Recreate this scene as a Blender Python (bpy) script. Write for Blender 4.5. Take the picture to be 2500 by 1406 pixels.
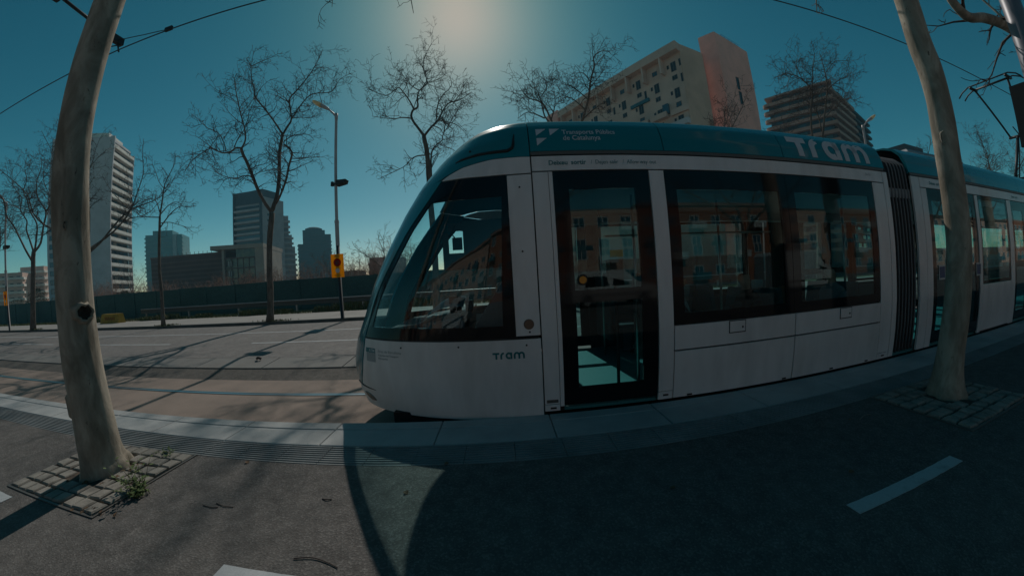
import bpy, bmesh, math, random
from mathutils import Vector, Matrix

# ------------------------------------------------------------------ scene, camera, light
scene = bpy.context.scene
for o in list(bpy.data.objects):
    bpy.data.objects.remove(o, do_unlink=True)
COL = scene.collection
scene.render.engine = 'CYCLES'
scene.cycles.use_denoising = True
scene.cycles.max_bounces = 10
scene.cycles.diffuse_bounces = 4
scene.cycles.glossy_bounces = 4
scene.cycles.transmission_bounces = 6
scene.cycles.transparent_max_bounces = 24
scene.cycles.sample_clamp_indirect = 6.0
scene.cycles.caustics_reflective = False
scene.cycles.caustics_refractive = False

EYE = 1.39
cam = bpy.data.cameras.new('camera')
cam.type = 'PANO'
cam.panorama_type = 'FISHEYE_LENS_POLYNOMIAL'
cam.fisheye_fov = math.radians(178)
cam.sensor_fit = 'HORIZONTAL'
cam.sensor_width = 36.0
cam.fisheye_polynomial_k0 = 0.0
cam.fisheye_polynomial_k1 = -0.089249401
cam.fisheye_polynomial_k2 = 0.00057363607
cam.fisheye_polynomial_k3 = 5.6755677e-05
cam.fisheye_polynomial_k4 = -1.5146944e-06
cam.clip_start = 0.05
cam.clip_end = 5000
cam_ob = bpy.data.objects.new('camera', cam)
COL.objects.link(cam_ob)
cam_ob.matrix_world = Matrix(((0.997634, 0.059947, -0.033649, 0.0),
                              (-0.035655, 0.032715, -0.998829, 0.0),
                              (-0.058776, 0.997665, 0.034775, EYE),
                              (0, 0, 0, 1)))
scene.camera = cam_ob

SUN_AZ, SUN_EL = math.radians(-5.7), math.radians(43.6)
SUN_STRENGTH, SKY_STRENGTH, EXPOSURE = 3.7, 0.112, -0.95
scene.cycles.volume_bounces = 1
world = bpy.data.worlds.new('World'); scene.world = world
world.use_nodes = True
wn, wl = world.node_tree.nodes, world.node_tree.links
wn.clear()
sky = wn.new('ShaderNodeTexSky'); sky.sky_type = 'NISHITA'; sky.sun_disc = False
sky.sun_elevation = SUN_EL; sky.sun_rotation = SUN_AZ
sky.altitude = 0; sky.air_density = 0.7; sky.dust_density = 0.35; sky.ozone_density = 1.5
# the photograph's teal grade of the whole sky: red falls off faster than green and blue
sep = wn.new('ShaderNodeSeparateColor'); cmb = wn.new('ShaderNodeCombineColor')
pw = wn.new('ShaderNodeMath'); pw.operation = 'POWER'; pw.inputs[1].default_value = 2.2
mr = wn.new('ShaderNodeMath'); mr.operation = 'MULTIPLY'; mr.inputs[1].default_value = 0.115
mb_ = wn.new('ShaderNodeMath'); mb_.operation = 'MULTIPLY'; mb_.inputs[1].default_value = 0.495
wl.new(sky.outputs[0], sep.inputs[0]); wl.new(sep.outputs[0], pw.inputs[0]); wl.new(pw.outputs[0], mr.inputs[0]); wl.new(mr.outputs[0], cmb.inputs[0])
pg_ = wn.new('ShaderNodeMath'); pg_.operation = 'POWER'; pg_.inputs[1].default_value = 1.25
pb_ = wn.new('ShaderNodeMath'); pb_.operation = 'POWER'; pb_.inputs[1].default_value = 1.22
mg_ = wn.new('ShaderNodeMath'); mg_.operation = 'MULTIPLY'; mg_.inputs[1].default_value = 0.655
wl.new(sep.outputs[1], pg_.inputs[0]); wl.new(pg_.outputs[0], mg_.inputs[0]); wl.new(mg_.outputs[0], cmb.inputs[1])
wl.new(sep.outputs[2], pb_.inputs[0]); wl.new(pb_.outputs[0], mb_.inputs[0]); wl.new(mb_.outputs[0], cmb.inputs[2])
bg = wn.new('ShaderNodeBackground'); bg.inputs[1].default_value = SKY_STRENGTH
wo = wn.new('ShaderNodeOutputWorld')
wl.new(cmb.outputs[0], bg.inputs[0]); wl.new(bg.outputs[0], wo.inputs[0])
sl = bpy.data.lights.new('sun', 'SUN'); sl.energy = SUN_STRENGTH; sl.angle = math.radians(0.53); sl.color = (1.0, 0.93, 0.84)
so = bpy.data.objects.new('sun', sl); COL.objects.link(so)
sdir = Vector((math.sin(SUN_AZ) * math.cos(SUN_EL), math.cos(SUN_AZ) * math.cos(SUN_EL), math.sin(SUN_EL)))
so.rotation_euler = sdir.to_track_quat('Z', 'Y').to_euler()
so.location = (0, 30, 40)
vs = scene.view_settings
scene.display_settings.display_device = 'sRGB'
vs.view_transform = 'Standard'; vs.look = 'None'; vs.exposure = EXPOSURE; vs.gamma = 1.0; vs.use_curve_mapping = False

# ------------------------------------------------------------------ helpers
RNG = random.Random(11)

def lerp(a, b, t): return a + (b - a) * t

def interp(x, tab):
    if x <= tab[0][0]: return tab[0][1]
    for (a, fa), (b, fb) in zip(tab, tab[1:]):
        if x <= b: return fa + (fb - fa) * (x - a) / (b - a) if b > a else fb
    return tab[-1][1]

class MB:
    """collects shapes that become one mesh object"""
    def __init__(s): s.v, s.f, s.m = [], [], []
    def face(s, idx, mi=0): s.f.append(idx); s.m.append(mi)
    def add(s, vs_, fs, mi=0):
        b = len(s.v); s.v += [tuple(p) for p in vs_]
        for q in fs: s.face([b + i for i in q], mi)
        return s
    def box(s, x0, x1, y0, y1, z0, z1, mi=0):
        return s.add([(x0,y0,z0),(x1,y0,z0),(x1,y1,z0),(x0,y1,z0),(x0,y0,z1),(x1,y0,z1),(x1,y1,z1),(x0,y1,z1)],
                     [(0,3,2,1),(4,5,6,7),(0,1,5,4),(1,2,6,5),(2,3,7,6),(3,0,4,7)], mi)
    def obox(s, o, ex, ey, ez, mi=0):
        o, ex, ey, ez = Vector(o), Vector(ex), Vector(ey), Vector(ez)
        c = [o, o+ex, o+ex+ey, o+ey]; c += [p + ez for p in c]
        return s.add(c, [(0,3,2,1),(4,5,6,7),(0,1,5,4),(1,2,6,5),(2,3,7,6),(3,0,4,7)], mi)
    def bevbox(s, x0, x1, y0, y1, z0, z1, b=.01, mi=0):
        """box with a chamfered top rim"""
        s.add([(x0,y0,z0),(x1,y0,z0),(x1,y1,z0),(x0,y1,z0),(x0,y0,z1-b),(x1,y0,z1-b),(x1,y1,z1-b),(x0,y1,z1-b),
               (x0+b,y0+b,z1),(x1-b,y0+b,z1),(x1-b,y1-b,z1),(x0+b,y1-b,z1)],
              [(0,3,2,1),(0,1,5,4),(1,2,6,5),(2,3,7,6),(3,0,4,7),(4,5,9,8),(5,6,10,9),(6,7,11,10),(7,4,8,11),(8,9,10,11)], mi)
        return s
    def tube(s, pts, radii, n=8, caps=True, mi=0, jit=None):
        pts = [Vector(p) for p in pts]
        if not isinstance(radii, (list, tuple)): radii = [radii] * len(pts)
        b = len(s.v); up = None
        for i, p in enumerate(pts):
            d = (pts[min(i+1, len(pts)-1)] - pts[max(i-1, 0)])
            if d.length < 1e-7: d = Vector((0,0,1))
            d.normalize()
            if up is None:
                up = d.cross(Vector((0,0,1)) if abs(d.z) < .9 else Vector((1,0,0))).normalized()
            else:
                up = (up - d * up.dot(d))
                up = up.normalized() if up.length > 1e-6 else d.orthogonal().normalized()
            w = d.cross(up)
            for k in range(n):
                a = 2 * math.pi * k / n
                r = radii[i] * (1 + (jit(i, k) if jit else 0))
                s.v.append(tuple(p + up * (r * math.cos(a)) + w * (r * math.sin(a))))
        for i in range(len(pts) - 1):
            for k in range(n):
                s.face([b+i*n+k, b+i*n+(k+1)%n, b+(i+1)*n+(k+1)%n, b+(i+1)*n+k], mi)
        if caps:
            s.face([b+k for k in range(n)][::-1], mi); e = b+(len(pts)-1)*n
            s.face([e+k for k in range(n)], mi)
        return s
    def grid(s, fn, nu, nv, mi=0):
        b = len(s.v)
        for j in range(nv+1):
            for i in range(nu+1): s.v.append(tuple(fn(i/nu, j/nv)))
        for j in range(nv):
            for i in range(nu):
                a = b+j*(nu+1)+i
                s.face([a, a+1, a+nu+2, a+nu+1], mi)
        return s
    def shell(s, fo, fi, nu, nv, mi=0):
        """closed slab between an outer and an inner surface"""
        b0 = len(s.v); s.grid(fo, nu, nv, mi); b1 = len(s.v); s.grid(fi, nu, nv, mi)
        W = nu+1
        for i in range(nu):
            for (r) in (0, nv):
                a = b0+r*W+i; c = b1+r*W+i; s.face([a, a+1, c+1, c], mi)
        for j in range(nv):
            for c_ in (0, nu):
                a = b0+j*W+c_; c = b1+j*W+c_; s.face([a, a+W, c+W, c], mi)
        return s
    def disc(s, c, ax, r, th, n=20, mi=0):
        c = Vector(c); ax = Vector(ax).normalized()
        return s.tube([c, c+ax*th], [r, r], n, True, mi)
    def prism(s, poly, off, mi=0):
        """poly: 3d points of a planar outline; off: extrusion"""
        n = len(poly); off = Vector(off); b = len(s.v)
        s.v += [tuple(p) for p in poly] + [tuple(Vector(p)+off) for p in poly]
        s.face([b+i for i in range(n)], mi); s.face([b+n+i for i in range(n)][::-1], mi)
        for i in range(n): s.face([b+i, b+n+i, b+n+(i+1)%n, b+(i+1)%n], mi)
        return s
    def mesh(s, name, mats, smooth=False, angle=None):
        me = bpy.data.meshes.new(name)
        me.from_pydata(s.v, [], s.f)
        if not isinstance(mats, (list, tuple)): mats = [mats]
        for m in mats:
            if m is not None: me.materials.append(m)
        if len(mats) > 1: me.polygons.foreach_set('material_index', s.m)
        bm = bmesh.new(); bm.from_mesh(me); bmesh.ops.recalc_face_normals(bm, faces=bm.faces)
        if angle is not None:
            for e in bm.edges:
                if len(e.link_faces) == 2 and e.calc_face_angle(0) > angle: e.smooth = False
            smooth = True
        bm.to_mesh(me); bm.free()
        if smooth: me.polygons.foreach_set('use_smooth', [True]*len(me.polygons))
        me.update()
        return me
    def build(s, name, mats, parent=None, smooth=False, angle=None):
        return put(name, s.mesh(name, mats, smooth, angle), parent)

def put(name, data, parent=None, loc=None, rot=None):
    o = bpy.data.objects.new(name, data); COL.objects.link(o)
    if parent is not None: o.parent = parent
    if loc is not None: o.location = loc
    if rot is not None: o.rotation_euler = rot
    return o

def tag(o, label=None, cat=None, group=None, kind=None):
    if label: o['label'] = label
    if cat: o['category'] = cat
    if group: o['group'] = group
    if kind: o['kind'] = kind
    return o

def thing(name, label, cat, group=None, loc=(0,0,0), rotz=0):
    o = bpy.data.objects.new(name, None); COL.objects.link(o)
    o.empty_display_size = .2; o.location = loc; o.rotation_euler = (0,0,rotz)
    return tag(o, label, cat, group)

# ------------------------------------------------------------------ materials
def nodes(name):
    m = bpy.data.materials.new(name); m.use_nodes = True
    n, l = m.node_tree.nodes, m.node_tree.links
    return m, n, l, n['Principled BSDF']

def mat(name, col, rough=.6, metal=0.0, var=None, bump=None, spec=.5, coat=0.0, grain=None, stretch=None):
    """var=(scale, col2, lo, hi); grain=(scale, amount); bump=(scale, strength, distance)"""
    m, n, l, p = nodes(name)
    p.inputs['Base Color'].default_value = (*col, 1); p.inputs['Roughness'].default_value = rough
    p.inputs['Metallic'].default_value = metal; p.inputs['Specular IOR Level'].default_value = spec
    if coat: p.inputs['Coat Weight'].default_value = coat; p.inputs['Coat Roughness'].default_value = .06
    if not (var or bump or grain): return m
    g = n.new('ShaderNodeNewGeometry'); pos = g.outputs['Position']
    if stretch:
        mp = n.new('ShaderNodeMapping'); mp.inputs['Scale'].default_value = stretch
        l.new(pos, mp.inputs['Vector']); pos = mp.outputs[0]
    out = None
    if var:
        t = n.new('ShaderNodeTexNoise'); t.inputs['Scale'].default_value = var[0]; t.inputs['Detail'].default_value = 6
        t.inputs['Roughness'].default_value = .62
        l.new(pos, t.inputs['Vector'])
        r = n.new('ShaderNodeMapRange'); r.inputs[1].default_value = var[2]; r.inputs[2].default_value = var[3]
        l.new(t.outputs['Fac'], r.inputs[0])
        x = n.new('ShaderNodeMixRGB'); x.inputs[1].default_value = (*col, 1); x.inputs[2].default_value = (*var[1], 1)
        l.new(r.outputs[0], x.inputs[0]); out = x.outputs[0]
    if grain:
        t = n.new('ShaderNodeTexNoise'); t.inputs['Scale'].default_value = grain[0]; t.inputs['Detail'].default_value = 3
        l.new(pos, t.inputs['Vector'])
        r = n.new('ShaderNodeMapRange'); r.inputs[1].default_value = .25; r.inputs[2].default_value = .75
        r.inputs[3].default_value = 1-grain[1]; r.inputs[4].default_value = 1+grain[1]
        l.new(t.outputs['Fac'], r.inputs[0])
        x = n.new('ShaderNodeMixRGB'); x.blend_type = 'MULTIPLY'; x.inputs[0].default_value = 1
        if out: l.new(out, x.inputs[1])
        else: x.inputs[1].default_value = (*col, 1)
        l.new(r.outputs[0], x.inputs[2]); out = x.outputs[0]
    if out: l.new(out, p.inputs['Base Color'])
    if bump:
        t = n.new('ShaderNodeTexNoise'); t.inputs['Scale'].default_value = bump[0]; t.inputs['Detail'].default_value = 5
        l.new(pos, t.inputs['Vector'])
        b = n.new('ShaderNodeBump'); b.inputs['Strength'].default_value = bump[1]; b.inputs['Distance'].default_value = bump[2]
        l.new(t.outputs['Fac'], b.inputs['Height']); l.new(b.outputs[0], p.inputs['Normal'])
    return m

def glass(name, tint_, ior=1.45, rough=0.0):
    """thin pane: tinted see-through plus a Fresnel mirror"""
    m = bpy.data.materials.new(name); m.use_nodes = True
    n, l = m.node_tree.nodes, m.node_tree.links; n.clear()
    t = n.new('ShaderNodeBsdfTransparent'); t.inputs[0].default_value = (*tint_, 1)
    g = n.new('ShaderNodeBsdfGlossy'); g.inputs['Roughness'].default_value = rough; g.inputs[0].default_value = (.95,.97,1,1)
    lw = n.new('ShaderNodeLayerWeight'); lw.inputs[0].default_value = .5          # Schlick, the same from both sides
    pw5 = n.new('ShaderNodeMath'); pw5.operation = 'POWER'; pw5.inputs[1].default_value = 5; l.new(lw.outputs['Facing'], pw5.inputs[0])
    f = n.new('ShaderNodeMath'); f.operation = 'MULTIPLY_ADD'; f.inputs[1].default_value = .95; f.inputs[2].default_value = .03; l.new(pw5.outputs[0], f.inputs[0])
    x = n.new('ShaderNodeMixShader'); o = n.new('ShaderNodeOutputMaterial')
    l.new(f.outputs[0], x.inputs[0]); l.new(t.outputs[0], x.inputs[1]); l.new(g.outputs[0], x.inputs[2]); l.new(x.outputs[0], o.inputs[0])
    return m

def sheet(name, col, tr=.5):
    """plastic sheet that lets the sun behind it shine through"""
    m = bpy.data.materials.new(name); m.use_nodes = True
    n, l = m.node_tree.nodes, m.node_tree.links; n.clear()
    d = n.new('ShaderNodeBsdfDiffuse'); t = n.new('ShaderNodeBsdfTranslucent'); x = n.new('ShaderNodeMixShader'); o = n.new('ShaderNodeOutputMaterial')
    d.inputs[0].default_value = t.inputs[0].default_value = (*col, 1); x.inputs[0].default_value = tr
    l.new(d.outputs[0], x.inputs[1]); l.new(t.outputs[0], x.inputs[2]); l.new(x.outputs[0], o.inputs[0])
    return m

def asphalt(name, c1, c2, c3, scale=1.0):
    """aggregate speckle, broad worn patches, hairline cracks, rough relief"""
    m, n, l, p = nodes(name)
    p.inputs['Roughness'].default_value = .86; p.inputs['Specular IOR Level'].default_value = .3
    g = n.new('ShaderNodeNewGeometry'); pos = g.outputs['Position']
    big = n.new('ShaderNodeTexNoise'); big.inputs['Scale'].default_value = .55*scale; big.inputs['Detail'].default_value = 7; big.inputs['Roughness'].default_value = .65
    l.new(pos, big.inputs['Vector'])
    r1 = n.new('ShaderNodeMapRange'); r1.inputs[1].default_value = .36; r1.inputs[2].default_value = .66; l.new(big.outputs['Fac'], r1.inputs[0])
    m1 = n.new('ShaderNodeMixRGB'); m1.inputs[1].default_value = (*c1,1); m1.inputs[2].default_value = (*c2,1); l.new(r1.outputs[0], m1.inputs[0])
    v = n.new('ShaderNodeTexVoronoi'); v.inputs['Scale'].default_value = 95*scale; l.new(pos, v.inputs['Vector'])
    sp = n.new('ShaderNodeSeparateColor'); l.new(v.outputs['Color'], sp.inputs[0])
    r2 = n.new('ShaderNodeMapRange'); r2.inputs[1].default_value = .55; r2.inputs[2].default_value = 1.0; l.new(sp.outputs[0], r2.inputs[0])
    r2.inputs[4].default_value = .75
    m2 = n.new('ShaderNodeMixRGB'); m2.inputs[2].default_value = (*c3,1); l.new(r2.outputs[0], m2.inputs[0]); l.new(m1.outputs[0], m2.inputs[1])
    mid = n.new('ShaderNodeTexNoise'); mid.inputs['Scale'].default_value = 9*scale; mid.inputs['Detail'].default_value = 6; l.new(pos, mid.inputs['Vector'])
    r3 = n.new('ShaderNodeMapRange'); r3.inputs[1].default_value = .3; r3.inputs[2].default_value = .7; r3.inputs[3].default_value = .78; r3.inputs[4].default_value = 1.18; l.new(mid.outputs['Fac'], r3.inputs[0])
    m3 = n.new('ShaderNodeMixRGB'); m3.blend_type = 'MULTIPLY'; m3.inputs[0].default_value = 1; l.new(m2.outputs[0], m3.inputs[1]); l.new(r3.outputs[0], m3.inputs[2])
    l.new(m3.outputs[0], p.inputs['Base Color'])
    b = n.new('ShaderNodeBump'); b.inputs['Strength'].default_value = .55; b.inputs['Distance'].default_value = .006
    l.new(v.outputs['Distance'], b.inputs['Height'])
    b2 = n.new('ShaderNodeBump'); b2.inputs['Strength'].default_value = .4; b2.inputs['Distance'].default_value = .02
    l.new(mid.outputs['Fac'], b2.inputs['Height']); l.new(b.outputs[0], b2.inputs['Normal']); l.new(b2.outputs[0], p.inputs['Normal'])
    return m

def bark(name, c1, c2, c3):
    """plane-tree bark: large peeling plates over pale wood, fine vertical fissures"""
    m, n, l, p = nodes(name)
    p.inputs['Roughness'].default_value = .9; p.inputs['Specular IOR Level'].default_value = .15
    g = n.new('ShaderNodeNewGeometry'); mp = n.new('ShaderNodeMapping'); mp.inputs['Scale'].default_value = (1, 1, .38)
    l.new(g.outputs['Position'], mp.inputs['Vector'])
    a = n.new('ShaderNodeTexNoise'); a.inputs['Scale'].default_value = 5.5; a.inputs['Detail'].default_value = 7; a.inputs['Roughness'].default_value = .6; a.inputs['Distortion'].default_value = .6
    l.new(mp.outputs[0], a.inputs['Vector'])
    r = n.new('ShaderNodeValToRGB'); e = r.color_ramp.elements
    e[0].position = .38; e[0].color = (*c2,1); e[1].position = .62; e[1].color = (*c1,1)
    q = e.new(.5); q.color = (*[(x+y)/2*.95 for x, y in zip(c1, c2)],1)
    l.new(a.outputs['Fac'], r.inputs[0])
    s_ = n.new('ShaderNodeTexNoise'); s_.inputs['Scale'].default_value = 17; s_.inputs['Detail'].default_value = 8; s_.inputs['Roughness'].default_value = .7
    l.new(mp.outputs[0], s_.inputs['Vector'])
    k = n.new('ShaderNodeMapRange'); k.inputs[1].default_value = .62; k.inputs[2].default_value = .68; l.new(s_.outputs['Fac'], k.inputs[0])
    x = n.new('ShaderNodeMixRGB'); x.inputs[2].default_value = (*c3,1); l.new(k.outputs[0], x.inputs[0]); l.new(r.outputs[0], x.inputs[1])
    l.new(x.outputs[0], p.inputs['Base Color'])
    b = n.new('ShaderNodeBump'); b.inputs['Strength'].default_value = .6; b.inputs['Distance'].default_value = .012
    ad = n.new('ShaderNodeMath'); ad.operation = 'ADD'; l.new(a.outputs['Fac'], ad.inputs[0]); l.new(s_.outputs['Fac'], ad.inputs[1])
    l.new(ad.outputs[0], b.inputs['Height']); l.new(b.outputs[0], p.inputs['Normal'])
    return m

MT = dict(
 walk=asphalt('walk_asphalt', (.090,.084,.080), (.125,.115,.108), (.19,.18,.17)),
 road=asphalt('road_asphalt', (.150,.140,.135), (.190,.176,.168), (.24,.225,.215), .8),
 oldroad=asphalt('street_asphalt', (.15,.14,.13), (.19,.175,.16), (.24,.225,.21), .8),
 bed=mat('track_concrete', (.26,.20,.165), .9, var=(1.1,(.19,.15,.125),.4,.66), grain=(60,.16), bump=(40,.35,.01)),
 slab=mat('platform_stone', (.40,.41,.405), .75, var=(1.7,(.30,.31,.31),.38,.66), grain=(140,.14), bump=(90,.25,.004)),
 ribbed=mat('ribbed_tile', (.23,.24,.24), .78, var=(2.4,(.16,.17,.17),.4,.66), grain=(120,.16), bump=(90,.3,.004)),
 kerb=mat('kerb_concrete', (.20,.195,.185), .88, var=(1.4,(.18,.17,.16),.4,.65), grain=(70,.15), bump=(60,.3,.006)),
 bank=asphalt('bank_asphalt', (.085,.078,.070), (.12,.108,.096), (.17,.155,.14)),
 darkkerb=mat('retaining_concrete', (.13,.125,.115), .92, var=(2,(.08,.078,.072),.4,.65), grain=(50,.2), bump=(40,.4,.01)),
 pave=mat('far_pavement', (.30,.285,.265), .88, var=(.5,(.24,.225,.21),.4,.66), grain=(40,.12)),
 rail=mat('rail_steel', (.55,.55,.56), .28, 1.0),
 slot=mat('rail_rubber', (.02,.02,.022), .7),
 cobble=mat('granite_sett', (.30,.275,.24), .85, var=(6,(.16,.148,.13),.38,.64), grain=(150,.2), bump=(110,.45,.006)),
 soil=mat('pit_soil', (.055,.042,.032), .95, var=(9,(.12,.085,.06),.45,.6), bump=(60,.7,.012)),
 paint=mat('road_marking', (.45,.47,.48), .7, var=(7,(.30,.31,.32),.52,.70), grain=(120,.1)),
 ground=mat('bare_ground', (.30,.245,.18), .95, var=(.09,(.22,.19,.13),.4,.6), grain=(3,.2)),
 grass=mat('grass', (.075,.105,.025), .8, var=(.8,(.13,.12,.05),.4,.65), grain=(6,.25)),
 verge=mat('verge_soil', (.20,.19,.125), .95, var=(.7,(.115,.125,.05),.40,.58), grain=(9,.22)),
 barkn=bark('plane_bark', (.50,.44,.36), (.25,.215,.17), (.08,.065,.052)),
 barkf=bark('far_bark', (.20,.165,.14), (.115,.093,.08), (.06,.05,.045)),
 twig=mat('twig', (.065,.050,.045), .85),
 twigr=mat('shrub_twig', (.30,.185,.15), .9),
 ball=mat('seed_ball', (.06,.04,.03), .9),
 white=mat('tram_white', (.84,.785,.77), .32, coat=.25, var=(2.1,(.66,.615,.595),.46,.76), grain=(9,.05), spec=.45, stretch=(1,1,.28)),
 teal=mat('tram_teal', (.004,.20,.235), .24, coat=.5, var=(1.1,(.004,.165,.20),.4,.7)),
 tealt=mat('logo_teal', (.004,.17,.19), .4),
 grayl=mat('logo_grey', (.36,.37,.38), .4),
 wlet=mat('letter_white', (.62,.63,.66), .4),
 black=mat('black_gloss', (.008,.009,.011), .07, spec=.28),
 gasket=mat('rubber_seal', (.012,.012,.013), .6),
 under=mat('underframe', (.014,.014,.015), .85),
 bellow=mat('bellows_rubber', (.02,.02,.022), .6, grain=(30,.2)),
 strip=mat('gutter_metal', (.13,.12,.11), .5, .3),
 tglass=glass('tram_glass', (.74,.89,.89)),
 cglass=glass('cab_glass', (.86,.955,.955)),
 floor=mat('tram_floor', (.03,.23,.25), .5, grain=(60,.15)),
 inner=mat('tram_lining', (.34,.36,.37), .6),
 innerd=mat('cab_lining', (.06,.065,.075), .7),
 dash=mat('dashboard', (.16,.22,.24), .5),
 seat=mat('seat_fabric', (.03,.085,.10), .85, grain=(80,.3)),
 steel=mat('steel', (.5,.5,.5), .35, 1.0),
 gal=mat('galvanised', (.36,.36,.37), .5, .55, var=(3,(.28,.28,.29),.4,.65)),
 polec=mat('lamp_grey_paint', (.52,.47,.47), .5, .1, var=(2,(.44,.40,.40),.4,.6)),
 dark=mat('dark_metal', (.03,.032,.035), .5, .3),
 lampg=sheet('lamp_diffuser', (.80,.70,.48), .45),
 yel=sheet('sign_yellow', (.95,.52,.01)),
 red=sheet('sign_red', (.55,.02,.015)),
 redd=mat('sign_dark_red', (.12,.01,.012), .5),
 blue=mat('sign_blue', (.015,.05,.16), .45),
 signw=mat('sign_white', (.62,.60,.58), .5),
 fence=mat('fence_green', (.06,.135,.13), .8, var=(.35,(.045,.105,.10),.4,.65), grain=(8,.2)),
 wire=mat('copper_wire', (.02,.02,.02), .6),
 amber=mat('amber_button', (.75,.30,.02), .35),
 ever=mat('evergreen_leaf', (.018,.03,.014), .8, var=(2,(.035,.05,.02),.4,.6)),
 leafd=mat('dead_leaf', (.15,.085,.045), .85, var=(9,(.09,.055,.03),.4,.6)),
)
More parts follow.
